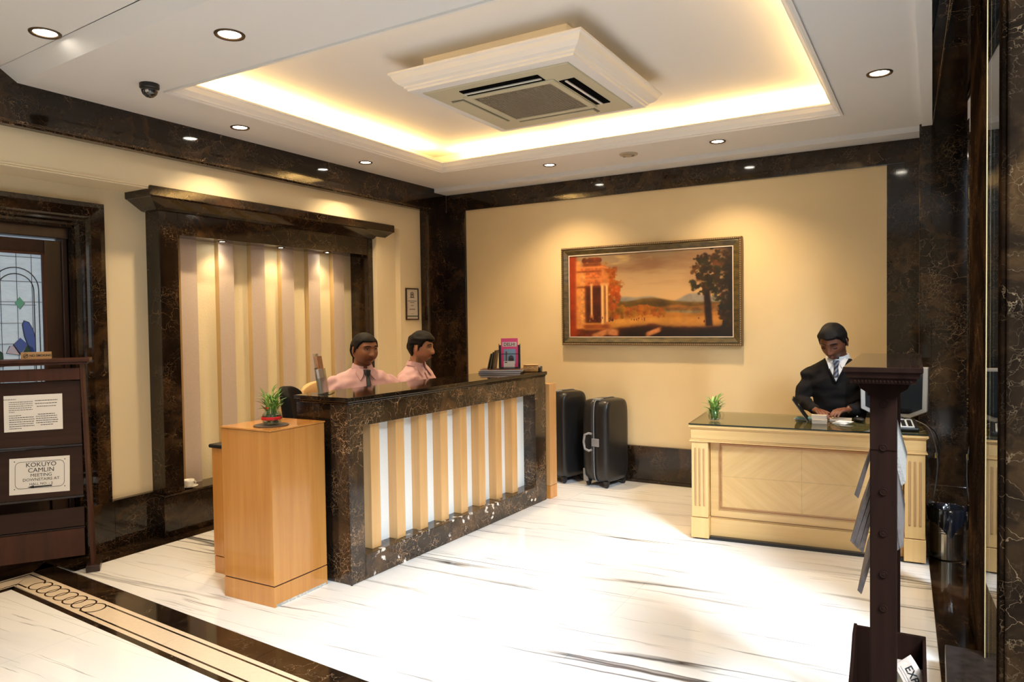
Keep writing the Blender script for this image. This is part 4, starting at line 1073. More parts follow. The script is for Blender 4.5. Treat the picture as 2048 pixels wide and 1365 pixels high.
def cable(name, label, pts, r, mat):
    P = [Vector(p) for p in pts]; out = []
    for i in range(len(P)-1):
        p0, p1, p2, p3 = P[max(i-1, 0)], P[i], P[i+1], P[min(i+2, len(P)-1)]
        for k in range(6):
            u = k/6; out.append(.5*((2*p1)+(-p0+p2)*u+(2*p0-5*p1+4*p2-p3)*u*u+(-p0+3*p1-3*p2+p3)*u**3))
    out.append(P[-1]); return tag(O(name, MB().tube(out, r, 7), mat, smooth=True), label, 'cable')
cable('cable', 'grey cable arching from the monitor over the desk end down to the floor', [(4.16, -.98, .80), (4.22, -1.00, .83), (4.30, -1.02, .81), (4.37, -1.06, .76), (4.405, -1.06, .60), (4.40, -1.02, .45), (4.385, -1.0, .33)], .0035, GREYP)
cable('cable', 'black cable crossing in front of the monitor screen', [(4.10, -.95, .79), (4.16, -1.0, .845), (4.25, -1.03, .82), (4.33, -1.02, .795), (4.395, -.98, .74), (4.42, -.98, .62), (4.405, -1.0, .5)], .0028, BLACK)
pl = T('power_plug', 'small white plug on the cable hanging beside the waste bin', 'plug', (4.385, -1.0, .30), 0)
O('housing', MB().box(-.03, .03, -.008, .008, -.011, .011, Matrix.Rotation(R(28), 4, 'Y')), plain('plug white', (.7, .7, .7), .4), pl, bevel=.003)
O('pin', MB().box(.03, .042, -.004, .004, -.003, .003, Matrix.Rotation(R(28), 4, 'Y')), BRASS, pl)
tag(O('connector', MB().box(-.008, .008, -.006, .006, -.014, .014).box(-.005, .005, -.004, .004, .014, .02), BRASS, loc=(4.40, -1.0, .60)), 'small yellow cable clip on the cables beside the desk', 'clip')
def cards(x, y, z, rz, h, label, n_=5):
    t = T('card_stack', label, 'cards', (x, y, z), rz, 'stacks of cards on the desk')
    for k in range(n_):
        o = rnd.uniform(-.0012, .0012)
        O('card_bundle', MB().box(-.045+o, .045+o, -.028, .028, h*k/n_+.0003, h*(k+1)/n_), PAPER if k % 2 else plain('card shade', (.62, .58, .55), .7), t)
    return t
cards(3.745, -1.12, ZD, R(6), .027, 'lower block of white cards at the front of the pair')
cards(3.740, -1.09, ZD+.0275, R(2), .024, 'upper block of white cards lying on the lower block')
tag(O('booklet', MB().box(-.09, .09, -.05, .05, 0, .006), PAPER, loc=(3.66, -.95, ZD), rot=(0, 0, R(-5))), 'white booklet behind the card blocks on the desk', 'booklet')
tag(O('booklet', MB().box(-.08, .08, -.05, .05, 0, .006), plain('teal cover', (.12, .30, .33), .4), loc=(3.655, -.955, ZD+.0065), rot=(0, 0, R(4))), 'teal covered booklet on top of the white booklet', 'booklet')
tag(O('envelope', MB().box(-.075, .075, -.05, .05, 0, .012), plain('buff paper', (.60, .47, .34), .7), loc=(3.84, -.90, ZD), rot=(0, 0, R(3))), 'buff envelope pad behind the white cards', 'envelope')
mm = MB()
for k in range(5):
    a = R(rnd.uniform(-25, 25)); Mx = Matrix.Translation((3.865+.006*k, -1.07+.004*k, ZD+.0005+.0028*k)) @ Matrix.Rotation(a, 4, 'Z')
    tag(O('visiting_card', MB().box(-.045, .045, -.027, .027, 0, .0022, Mx), PAPER), ['lowest loose white card beside the blocks', 'second loose white card beside the blocks', 'third loose white card beside the blocks', 'fourth loose white card beside the blocks', 'topmost loose white card beside the blocks'][k], 'card', 'loose cards on the desk')
ms = T('computer_mouse', 'black computer mouse beside the post of the newspaper stand', 'mouse', (3.96, -.90, ZD), R(30))
O('body', MB().sphere((0, 0, .0135), (.030, .055, .0135), 16, 10), BLACK, ms, smooth=True)
O('wheel', MB().lathe([(.006, -.003), (.006, .003)], 12, Matrix.Translation((0, .028, .025)) @ Matrix.Rotation(R(90), 4, 'Y')), SILVER, ms)
fo = T('folder', 'black folder held upright and tilted in the man hands over the desk', 'folder', (3.655, -.96, ZD+.001), R(4), rot=(0, 0, R(8)))
Mf = Matrix.Rotation(R(-34), 4, 'Y')
O('cover', MB().box(-.004, .004, -.105, .105, 0, .175, Mf), BLACK, fo, bevel=.002)
O('edge', MB().box(-.0075, -.0045, -.106, .106, 0, .176, Mf), plain('beige binding', (.45, .38, .30), .5), fo)
O('emblem', MB().tube([Mf @ Vector((.005, -.01+.012*math.cos(a), .105+.016*math.sin(a)*(1 if a < 3.6 else .5))) for a in np.linspace(0, 6.28, 14)], .0015, 6), CHROME, fo)

def leaf_mesh(m, base, d, up, l_, w_, droop):
    d = Vector(d).normalized(); s = d.cross(Vector(up)).normalized(); nn = s.cross(d).normalized(); b = Vector(base); vs = []; fs = []
    K = 6
    for k in range(K+1):
        u = k/K; c = b+d*l_*u+nn*(-droop*l_*u*u)+Vector((0, 0, 0)); wd = w_*math.sin(math.pi*min(1, .12+u*.88))**.8*(1 if k < K else .05)
        vs += [c-s*wd, c+nn*(-.25*wd), c+s*wd]
    for k in range(K):
        for i in range(2): fs.append((k*3+i, k*3+i+1, (k+1)*3+i+1, (k+1)*3+i))
    m.add(vs, fs)
def bamboo(loc, seed, label, lm, hgt, ribbon=True, jar=.043):
    r = random.Random(seed); t = T('lucky_bamboo', label, 'plant', loc)
    j = jar
    O('glass_jar', MB().lathe([(j*.75, 0), (j, .012), (j*1.12, .035), (j*1.0, .058), (j*.72, .072), (j*.78, .086), (j*.74, .086), (j*.68, .073), (j*.94, .056), (j*1.06, .035), (j*.93, .014), (j*.6, .006)], 28, cap=False), GLASS, t, smooth=True)
    O('water', MB().lathe([(j*.6, .0065), (j*.92, .015), (j*1.04, .035), (j*.92, .055), (j*.3, .0555)], 24), glass_mat('water', (.92, .96, .90), .02), t, smooth=True)
    O('jar_handle', MB().tube([(j*1.0, 0, .062), (j*1.5, 0, .060), (j*1.62, 0, .040), (j*1.45, 0, .018), (j*1.0, 0, .016)], .005, 8), GLASS, t, smooth=True)
    pb = MB()
    for k in range(60):
        a = r.uniform(0, 6.28); q = r.uniform(0, j*.8); pb.sphere((q*math.cos(a), q*math.sin(a), .010+r.uniform(0, .008)), r.uniform(.003, .006), 6, 5)
    O('pebbles', pb, plain('pebbles', (.5, .42, .32), .4, noise=.5, scale=60), t)['kind'] = 'stuff'
    if ribbon: O('ribbon', MB().lathe([(j*1.135, .028), (j*1.15, .032), (j*1.14, .042), (j*1.10, .045)], 28, cap=False), RED, t, smooth=True); O('ribbon', MB().box(-.02, .02, -j*.82, -j*.74, .086, .096), RED, t, bevel=.002)
    for k in range(9):
        a = 2*math.pi*k/9+r.uniform(-.2, .2); q = j*.45; h = hgt*r.uniform(.45, .72)
        x, y = q*math.cos(a), q*math.sin(a); tx, ty = x*1.5, y*1.5
        st = O('stalk', MB().tube([(x, y, .014), (x*1.1, y*1.1, .08), (tx, ty, h)], .0052, 8), STALK, t, smooth=True)
        for z in (.05, .095, h*.8):
            f = z/h; O('node', MB().lathe([(.0058, -.001), (.0064, 0), (.0058, .001)], 8, Matrix.Translation((x+(tx-x)*f, y+(ty-y)*f, z))), STALK, st)
        for q_ in range(9):
            b_ = a+r.uniform(-1.3, 1.3); el = r.uniform(.2, 1.4)
            m = MB(); leaf_mesh(m, (tx*(1-.3*(q_/9)), ty*(1-.3*(q_/9)), h-.010*q_), (math.cos(b_)*math.cos(el), math.sin(b_)*math.cos(el), math.sin(el)), (0, 0, 1), r.uniform(.035, .078), r.uniform(.0045, .0075), r.uniform(.0, .6))
            O('leaf', m, lm if r.random() < .7 else GREEN, t, smooth=True)
    return t
bamboo((1.305, -3.478, .9315), 3, 'lucky bamboo in a jar with red ribbon on the wooden pedestal', GREEN, .255, jar=.047)
tag(O('round_mat', MB().lathe([(.092, 0), (.092, .004), (.088, .006)], 40), plain('dark mat', (.06, .045, .04), .5), loc=(1.30, -3.478, .9252)), 'dark round mat under the ribboned bamboo jar', 'mat')
bamboo((3.105, -1.275, ZD), 11, 'pale lucky bamboo in a clear glass jar on the desk corner', GREENL, .235, False, .038)

# ================================================================= COUNTER TOP THINGS
ZC = 1.0565
bh = T('brochure_holder', 'black wire holder on the far counter end holding the pink brochure', 'holder', (1.435, -1.17, ZC+.0315), R(30))
O('back_plate', MB().box(-.085, .085, .028, .033, 0, .19), plain('dark brown plate', (.03, .014, .012), .4), bh, bevel=.002)
O('wire', MB().tube([(-.085, .03, .12), (-.085, -.012, .12), (.085, -.012, .12), (.085, .03, .12)], .003, 6), BLACK, bh)
O('wire', MB().tube([(-.07, .03, .012), (-.07, -.03, .012), (.07, -.03, .012), (.07, .03, .012)], .003, 6), BLACK, bh)
O('base', MB().box(-.085, .085, -.035, .033, 0, .006), BLACK, bh)
for s in (-1, 1): O('wire', MB().tube([(s*.085, .03, .0), (s*.085, .03, .2)], .003, 6), BLACK, bh)
bro = T('brochure', 'pink city brochure standing in the black wire holder', 'brochure', (1.435, -1.17, ZC+.0415), R(30))
O('cover', MB().box(-.068, .068, .010, .018, 0, .235), PINK, bro)
O('title_band', MB().box(-.058, .058, .0085, .010, .168, .205), plain('pale print', (.80, .72, .70), .5), bro)
O('picture', MB().box(-.048, .048, .0085, .010, .03, .148), SKYB, bro)
O('picture_arch', MB().lathe([(.022, 0), (.022, .001)], 20, Matrix.Translation((.012, .0085, .075)) @ Matrix.Rotation(R(90), 4, 'X')).box(-.010, .034, .0075, .0085, .035, .075), plain('arch print', (.10, .09, .12), .5), bro)
O('picture_tower', MB().box(-.032, -.020, .0075, .0085, .035, .13), plain('tower print', (.20, .10, .07), .5), bro)
T_on('lettering', 'DELHI', .034, plain('dark red ink', (.12, .01, .02), .5), bro, (0, .008, .185), (R(90), 0, 0), bold=.0006)
cd = T('visiting_card', 'white visiting card in the lower front of the wire holder', 'cards', (1.447, -1.197, ZC+.0385), R(30))
O('front_card', MB().box(-.045, .045, -.002, .002, 0, .055), PAPER, cd); O('print_mark', MB().box(-.036, -.016, -.003, -.002, .042, .049), INK, cd)
for k in range(3):
    tag(O('booklet', MB().box(-.004, .004, -.07, .07, 0, .15-.012*k, Matrix.Rotation(R(8+3*k), 4, 'Y')), [plain('brown booklet', (.10, .05, .03), .5), plain('olive booklet', (.10, .09, .04), .5), DARKW][k], loc=(1.315-.022*k, -1.21-.004*k, ZC+.032), rot=(0, 0, R(20))), ['tallest dark booklet leaning beside the wire holder', 'middle olive booklet leaning beside the wire holder', 'shortest dark booklet leaning beside the wire holder'][k], 'booklet', 'dark booklets beside the wire holder')
for k, (z, o_) in enumerate(((0, 0), (.0155, .012))):
    bk = T('ledger', ['lower flat ledger with white pages at the far counter end', 'upper flat ledger with a brown cover under the wire holder'][k], 'book', (1.375+o_, -1.20, ZC+.0003+z), R(22+2*k))
    O('cover', MB().box(-.17, .17, -.11, .11, 0, .0022).box(-.17, .17, -.11, .11, .0128, .015), plain('ledger cover', (.12, .05, .03), .4), bk)
    O('pages', MB().box(-.166, .168, -.107, .107, .0023, .0127), PAPER, bk)
rb = T('wooden_box', 'carved tan wooden box on the counter end beside the wire holder', 'box', (1.555, -1.035, ZC), R(25))
O('body', MB().box(-.06, .06, -.04, .04, 0, .052), plain('tan carved wood', (.50, .27, .08), .45, noise=.3, scale=30), rb, bevel=.01)
O('lid', MB().box(-.062, .062, -.042, .042, .053, .060), CARD, rb, bevel=.004)
O('carving', MB().tube([(-.04, -.041, .02), (-.02, -.0415, .034), (0, -.041, .026), (.02, -.0415, .034), (.04, -.041, .02)], .003, 6), plain('pale carving', (.66, .5, .3), .5), rb)
cr = T('card_reader', 'small black device on the very end of the counter', 'card machine', (1.60, -.985, ZC), R(15))
O('body', MB().prism([(-.035, 0), (.035, 0), (.035, .045), (-.035, .032)], -.025, .025, 'x'), BLACK, cr, bevel=.006)
O('display', MB().box(-.016, .016, -.02, .02, .0395, .0425, Matrix.Rotation(R(10), 4, 'X')), GREYP, cr)
def holder(loc, rz, h, w_, mat_in, label, n):
    t = T('leaflet_holder', label, 'holder', loc, rz, 'clear leaflet holders on the counter')
    Mt = Matrix.Rotation(R(-8), 4, 'X')
    O('back_sheet', MB().box(-w_/2, w_/2, .022, .025, 0, h, Mt), ACRYL, t); O('front_sheet', MB().box(-w_/2, w_/2, -.008, -.005, 0, h*.6, Mt), ACRYL, t)
    O('side_sheet', MB().box(-w_/2, -w_/2+.003, -.005, .022, 0, h*.6, Mt), ACRYL, t); O('side_sheet', MB().box(w_/2-.003, w_/2, -.005, .022, 0, h*.6, Mt), ACRYL, t)
    O('foot', MB().box(-w_/2, w_/2, -.045, .03, -.004, 0), ACRYL, t)
    tt = T('leaflet', n, 'leaflet', Vector(loc)+Vector((0, 0, .002)), rz)
    O('sheet', MB().box(-w_/2+.005, w_/2-.005, .002, .016, 0, h*.92, Mt), mat_in, tt)
holder((1.225, -3.00, ZC+.0043), R(118), .235, .10, plain('orange leaflets', (.42, .20, .10), .5, noise=.3, scale=25), 'taller clear leaflet holder, standing behind the short one near the counter end', 'orange brown leaflets in the taller clear holder')
holder((1.275, -3.055, ZC+.0043), R(122), .155, .11, plain('grey leaflets', (.46, .44, .44), .3), 'shorter clear leaflet holder nearest the counter end', 'grey white leaflets in the shorter clear holder')

# ================================================================= PAINTING
def painting():
    t = T('framed_painting', 'large landscape painting in a dark olive frame with gilt beaded edges', 'painting', (2.175, -.001, 1.695))
    Wd, Hd = 1.672, .915
    def vframe(prof, w_, h_):
        m = MB(); vs = []; fs = []; n = len(prof)
        for d, dep in prof: vs += [(-w_/2+d, -dep, -h_/2+d), (w_/2-d, -dep, -h_/2+d), (w_/2-d, -dep, h_/2-d), (-w_/2+d, -dep, h_/2-d)]
        for k in range(n):
            q = (k+1) % n
            for i in range(4): fs.append((k*4+i, k*4+(i+1) % 4, q*4+(i+1) % 4, q*4+i))
        return m.add(vs, fs)
    O('outer_frame', vframe([(0, -.018), (0, .022), (.006, .032), (.016, .032), (.020, .026), (.020, -.018)], Wd, Hd), GOLDF, t)
    bd = MB(); n1 = 95; n2 = 50
    for k in range(n1):
        x = -Wd/2+.011+(Wd-.022)*k/(n1-1)
        for z in (-Hd/2+.011, Hd/2-.011): bd.sphere((x, -.033, z), (.0065, .004, .006), 6, 4)
    for k in range(n2):
        z = -Hd/2+.011+(Hd-.022)*k/(n2-1)
        for x in (-Wd/2+.011, Wd/2-.011): bd.sphere((x, -.033, z), (.006, .004, .0065), 6, 4)
    O('beading', bd, plain('bead gilt', (.45, .34, .24), .3, metal=.7), t)['kind'] = 'stuff'
    O('olive_frame', vframe([(.020, -.018), (.020, .024), (.030, .028), (.060, .014), (.072, .010), (.072, -.018)], Wd, Hd), OLIVE, t)
    O('fillet', vframe([(.072, -.015), (.072, .012), (.080, .012), (.080, -.015)], Wd, Hd), FILLET, t)
    cw, ch = Wd-.156, Hd-.156; nx, ny = 380, 190
    X, Y = np.meshgrid(np.linspace(0, 1, nx), np.linspace(0, 1, ny))   # Y up
    rs = np.random.RandomState(5)
    def fbm(sx, sy, seed, oct_=5):
        r = np.random.RandomState(seed); out = np.zeros_like(X); amp = 1; tot = 0
        for o in range(oct_):
            gx_, gy_ = int(sx*2**o)+2, int(sy*2**o)+2; g = r.rand(gy_+1, gx_+1)
            u = X*(gx_-1); v = Y*(gy_-1); i = u.astype(int); j = v.astype(int); fu = u-i; fv = v-j; fu = fu*fu*(3-2*fu); fv = fv*fv*(3-2*fv)
            out += amp*((g[j, i]*(1-fu)+g[j, i+1]*fu)*(1-fv)+(g[j+1, i]*(1-fu)+g[j+1, i+1]*fu)*fv); tot += amp; amp *= .5
        return out/tot
    N5 = fbm(60, 34, 21, 3); N1, N2, N3, N4 = fbm(4, 6, 1), fbm(14, 10, 2), fbm(40, 24, 3, 3), fbm(3, 9, 4)
    def c(r, g, b): return np.array([r, g, b])/255.0
    img = np.zeros((ny, nx, 3))
    t1 = np.clip((Y-.42)/.58, 0, 1)[..., None]
    sky = c(214, 170, 118)*(1-t1)+c(140, 118, 92)*t1
    gl = np.exp(-.5*(((X-.55)/.22)**2+((Y-.55)/.2)**2))[..., None]; sky = sky*(1-.45*gl)+c(216, 186, 138)*.45*gl
    cl = np.clip((N4+.35*N1-.62)*4, 0, 1)[..., None]*np.clip((Y-.55)*4, 0, 1)[..., None]
    sky = sky*(1-.6*cl)+c(134, 92, 66)*.6*cl
    hl = np.clip((fbm(5, 12, 9)-.60)*7, 0, 1)[..., None]*np.clip((Y-.72)*5, 0, 1)[..., None]; sky = sky*(1-.6*hl)+c(222, 186, 120)*.6*hl
    img[:] = sky
    def mix(mask, col, var=.25, nz=None):
        nonlocal img
        nzz = (N3 if nz is None else nz)[..., None]; cc = col*(1+var*(nzz-.5)*2); mk = np.clip(mask, 0, 1)[..., None]; img = img*(1-mk)+cc*mk
    S_ = lambda d, k=200: 1/(1+np.exp(-np.clip(d*k, -30, 30)))
    mix(S_(.455+.03*np.sin(X*16+1)-.02*np.cos(X*29)-Y), c(150, 140, 128), .1)
    hill = .40+.055*np.exp(-((X-.52)/.13)**2)+.045*np.exp(-((X-.27)/.07)**2)-.03*np.clip(X-.6, 0, 1)
    mix(S_(hill-Y), c(112, 84, 34), .35, N2); mix(S_(hill-.035-Y)*S_(X-.38, 40), c(88, 66, 26), .3, N2)
    mix(S_(.36+.012*np.sin(X*30)-Y), c(150, 100, 44), .3, N2); mix(S_(.335-Y), c(128, 88, 42), .3)
    mix(S_(.30-Y)*S_(Y-.245)*S_(X-.56, 30)*S_(.82-X, 30), c(134, 126, 100), .2)
    mix(S_(.275+.01*np.sin(X*22)-Y), c(176, 116, 46), .25, N2); mix(S_(.20+.04*X-Y), c(196, 138, 62), .2, N2)
    for k in range(70):    # shrubs at the foot of the hills
        cx = .26+rs.rand()*.34; cy = .27+rs.rand()*.06; r_ = .008+rs.rand()*.018
        mix(S_(1-((X-cx)/r_)**2-((Y-cy)/(r_*2.2))**2+(N5-.5)*3.2, 6), c(132+rs.rand()*40, 78+rs.rand()*26, 26), .3)
    edge = .115-.03*np.sin(X*9)+.05*np.clip((X-.62)*2.4, 0, 1)+.02*(N2-.5)*3
    mix(S_(edge-Y, 120), c(70, 30, 14), .7, N2); mix(S_(edge-.05-Y, 90), c(34, 15, 8), .6, N2); mix(S_(edge-Y, 60)*S_(.26-X, 30), c(104, 44, 18), .4)
    for (px, py, w_, h_, sk) in ((.20, .03, .05, .035, .6), (.285, .055, .035, .04, -.2), (.54, .055, .045, .03, .7)):
        mix(S_(w_-np.abs(X-px))*S_(h_-np.abs(Y-py-sk*(X-px))), c(196, 130, 80), .2)
    for k in range(90):    # autumn tree behind the portico
        cx = .25+rs.randn()*.035; cy = .62+rs.randn()*.10; r_ = .008+rs.rand()*.022
        mix(S_(1-((X-cx)/r_)**2-((Y-cy)/(r_*2))**2+(N5-.5)*3.2, 4)*.8, c(150+rs.rand()*40, 72+rs.rand()*30, 22), .3)
    for k in range(60):
        cx = .25+rs.randn()*.022; cy = .40+rs.randn()*.06; r_ = .008+rs.rand()*.016
        mix(S_(1-((X-cx)/r_)**2-((Y-cy)/(r_*2))**2+(N5-.5)*3.2, 4)*.8, c(140+rs.rand()*40, 74+rs.rand()*24, 24), .3)
    # portico
    mix(S_(.235-X)*S_(X-.04)*S_(Y-.60)*S_(.86-Y), c(186, 104, 52), .25, N5)
    mix(S_(.235-X)*S_(X-.06)*S_(.62-Y)*S_(Y-.17), c(74, 30, 12), .5, N2)
    mix(S_(.105-X)*S_(Y-.10)*S_(.80-Y), c(216, 150, 84), .25, N5); mix(S_(.048-X), c(150, 58, 22), .2, N2); mix(S_(.075-X)*S_(X-.048)*S_(Y-.1)*S_(.93-Y), c(206, 134, 70), .15)
    mix(S_(.215-X)*S_(X-.09)*S_(Y-.855)*S_(.905-Y), c(184, 104, 52), .15)
    for k in range(10):
        cx = .10+.0115*k; mix(S_(.0035-np.abs(X-cx))*S_(Y-.862)*S_(.90-Y), c(92, 42, 18), .1)
    for k in range(9):
        cx = .09+.014*k+rs.rand()*.008; mix(S_(1-((X-cx)/.013)**2-((Y-.935)/(.018+rs.rand()*.02))**2, 5), c(112, 52, 20), .4)
    for zc, col in ((.85, c(206, 132, 72)), (.80, c(120, 56, 24)), (.705, c(206, 134, 74)), (.61, c(112, 52, 22))):
        mix(S_(.262-X)*S_(X-.05)*S_(.008-np.abs(Y-zc-.10*np.clip(X-.215, 0, 1)*-4)), col, .1)
    mix(S_(.262-X)*S_(X-.215)*S_(Y-.62+1.2*(.262-X)*0)*S_(.84-1.6*(X-.215)-Y), c(196, 124, 64), .15)
    for cx, wd_, y0_ in ((.222, .0115, .13), (.250, .0085, .17), (.148, .007, .25)):
        sh = np.clip((X-cx)/wd_, -1, 1); mk = S_(wd_-np.abs(X-cx), 500)*S_(Y-y0_)*S_(.64-Y); mix(mk, c(232, 184, 122), .05); mix(mk*np.clip(sh, 0, 1)*.6, c(120, 60, 26), .1)
        mix(S_(wd_*1.5-np.abs(X-cx), 500)*S_(Y-.625)*S_(.65-Y), c(214, 154, 96), .1); mix(S_(wd_*1.6-np.abs(X-cx), 500)*S_(Y-y0_+.02)*S_(y0_+.01-Y), c(190, 120, 64), .1)
    mix(S_(.27-X)*S_(X-.09)*S_(.15-Y)*S_(Y-.10), c(150, 78, 36), .2)
    for k in range(34):    # small figures
        cx, cy = ((.12+rs.rand()*.17, .19+rs.rand()*.05) if k < 18 else (.40+rs.rand()*.09, .185+rs.rand()*.04) if k < 27 else (.80+rs.rand()*.09, .15+rs.rand()*.07))
        col = [c(150, 40, 26), c(60, 70, 56), c(196, 140, 90), c(120, 70, 50)][rs.randint(4)]
        mix(S_(1-((X-cx)/.0035)**2-((Y-cy)/.012)**2+(N5-.5)*1.5, 6), col*.8, .2)
    # dark tree on the far side
    mix(S_(.013+.008*(1-Y)-np.abs(X-.862+.03*(Y-.3)), 400)*S_(.60-Y)*S_(Y-.12), c(40, 20, 10), .4)
    for k in range(420):
        g = rs.rand()
        if g < .35: cx, cy, sx_, sy_ = .90, .82, .055, .08
        elif g < .65: cx, cy, sx_, sy_ = .885, .60, .052, .065
        else: cx, cy, sx_, sy_ = .97, .40, .035, .22
        cx += rs.randn()*sx_*.9; cy += rs.randn()*sy_*.9; r_ = .005+rs.rand()*.017
        if cy < .42 and cx < .93: continue
        mix(S_(1-((X-cx)/r_)**2-((Y-cy)/(r_*1.7))**2+(N5-.5)*3.2, 4)*.9, c(34+rs.rand()*26, 26+rs.rand()*18, 10+rs.rand()*6) if rs.rand() < .8 else c(84, 50, 18), .5)
    mix(S_(X-.965, 60)*S_(Y-.05), c(28, 18, 8), .5, N2); mix(S_(X-.80, 30)*S_(.10-Y, 60), c(26, 12, 6), .5)
    img = np.clip(img, 0, 1)
    lin = np.where(img <= .04045, img/12.92, ((img+.055)/1.055)**2.4)**1.12
    vs = [(-cw/2+cw*x, -.004, -ch/2+ch*y) for y in np.linspace(0, 1, ny) for x in np.linspace(0, 1, nx)]
    fs = [(j*nx+i, j*nx+i+1, (j+1)*nx+i+1, (j+1)*nx+i) for j in range(ny-1) for i in range(nx-1)]
    me = bpy.data.meshes.new('canvas'); me.from_pydata(vs, [], fs)
    at = me.color_attributes.new('col', 'FLOAT_COLOR', 'POINT'); at.data.foreach_set('color', np.concatenate([lin.reshape(-1, 3), np.ones((nx*ny, 1))], 1).astype(np.float32).ravel())
    m, tt, b = newmat('painted canvas'); a = tt.nodes.new('ShaderNodeAttribute'); a.attribute_name = 'col'; tt.links.new(a.outputs['Color'], b.inputs['Base Color']); setp(b, Roughness=.35)
    me.materials.append(m); o = bpy.data.objects.new('canvas', me); C.objects.link(o); o.parent = t
    O('backing', MB().box(-cw/2, cw/2, -.003, .012, -ch/2, ch/2), DARKW, t)
painting()

# certificate on the pier
ce = T('certificate', 'narrow framed certificate hanging on the cream pier beside the corner pilaster', 'certificate', (-.088, -.492, 1.655), R(90))
w_, h_ = .198, .315
m = MB(); m.box(-w_/2, w_/2, -.014, 0, -h_/2, -h_/2+.012).box(-w_/2, w_/2, -.014, 0, h_/2-.012, h_/2).box(-w_/2, -w_/2+.012, -.014, 0, -h_/2+.012, h_/2-.012).box(w_/2-.012, w_/2, -.014, 0, -h_/2+.012, h_/2-.012)
O('frame', m, DARKW, ce, bevel=.002)
O('sheet', MB().box(-w_/2+.012, w_/2-.012, -.006, -.002, -h_/2+.012, h_/2-.012), plain('certificate sheet', (.62, .58, .54), .3), ce)
O('green_band', MB().box(-w_/2+.014, w_/2-.014, -.0068, -.006, -.127, -.114), plain('green print', (.08, .11, .06), .5), ce)
O('emblem', MB().tube([(.024*math.cos(a), -.0072, .092+.026*math.sin(a)) for a in np.linspace(0, 2*math.pi, 20)], .003, 6), INK, ce)
O('emblem_base', MB().box(-.035, .035, -.0072, -.006, .062, .068).box(-.008, .008, -.0072, -.006, .082, .104), INK, ce)
for z, l_ in ((.030, .07), (.014, .035), (-.014, .025)): O('print_line', MB().box(-l_, l_, -.007, -.006, z-.003, z+.003), INKG, ce)
for k in range(5): O('star', MB().lathe([(.0075, 0), (.0075, .001)], 5, Matrix.Translation((-.036+.018*k, -.0065, -.052)) @ Matrix.Rotation(R(90), 4, 'X')), INKG, ce)
O('print_line', MB().box(-.02, .02, -.007, -.006, -.098, -.095), INKG, ce)

# cup and saucer on the niche sill
cs = T('saucer', 'white saucer on the marble sill of the niche', 'saucer', (-.262, -2.885, .298), 0)
O('plate', MB().lathe([(.025, 0), (.03, .004), (.062, .014), (.064, .016), (.03, .008), (.004, .006)], 28), PORC, cs, smooth=True)
cs = T('tea_cup', 'white tea cup standing on the saucer in the niche', 'cup', (-.262, -2.885, .3065), R(20))
O('bowl', MB().lathe([(.018, 0), (.022, .004), (.036, .03), (.040, .05), (.038, .05), (.033, .03), (.018, .006), (.002, .005)], 28), PORC, cs, smooth=True)
O('handle', MB().tube([(.036, 0, .042), (.055, 0, .042), (.058, 0, .028), (.05, 0, .018), (.033, 0, .02)], .003, 8), PORC, cs, smooth=True)

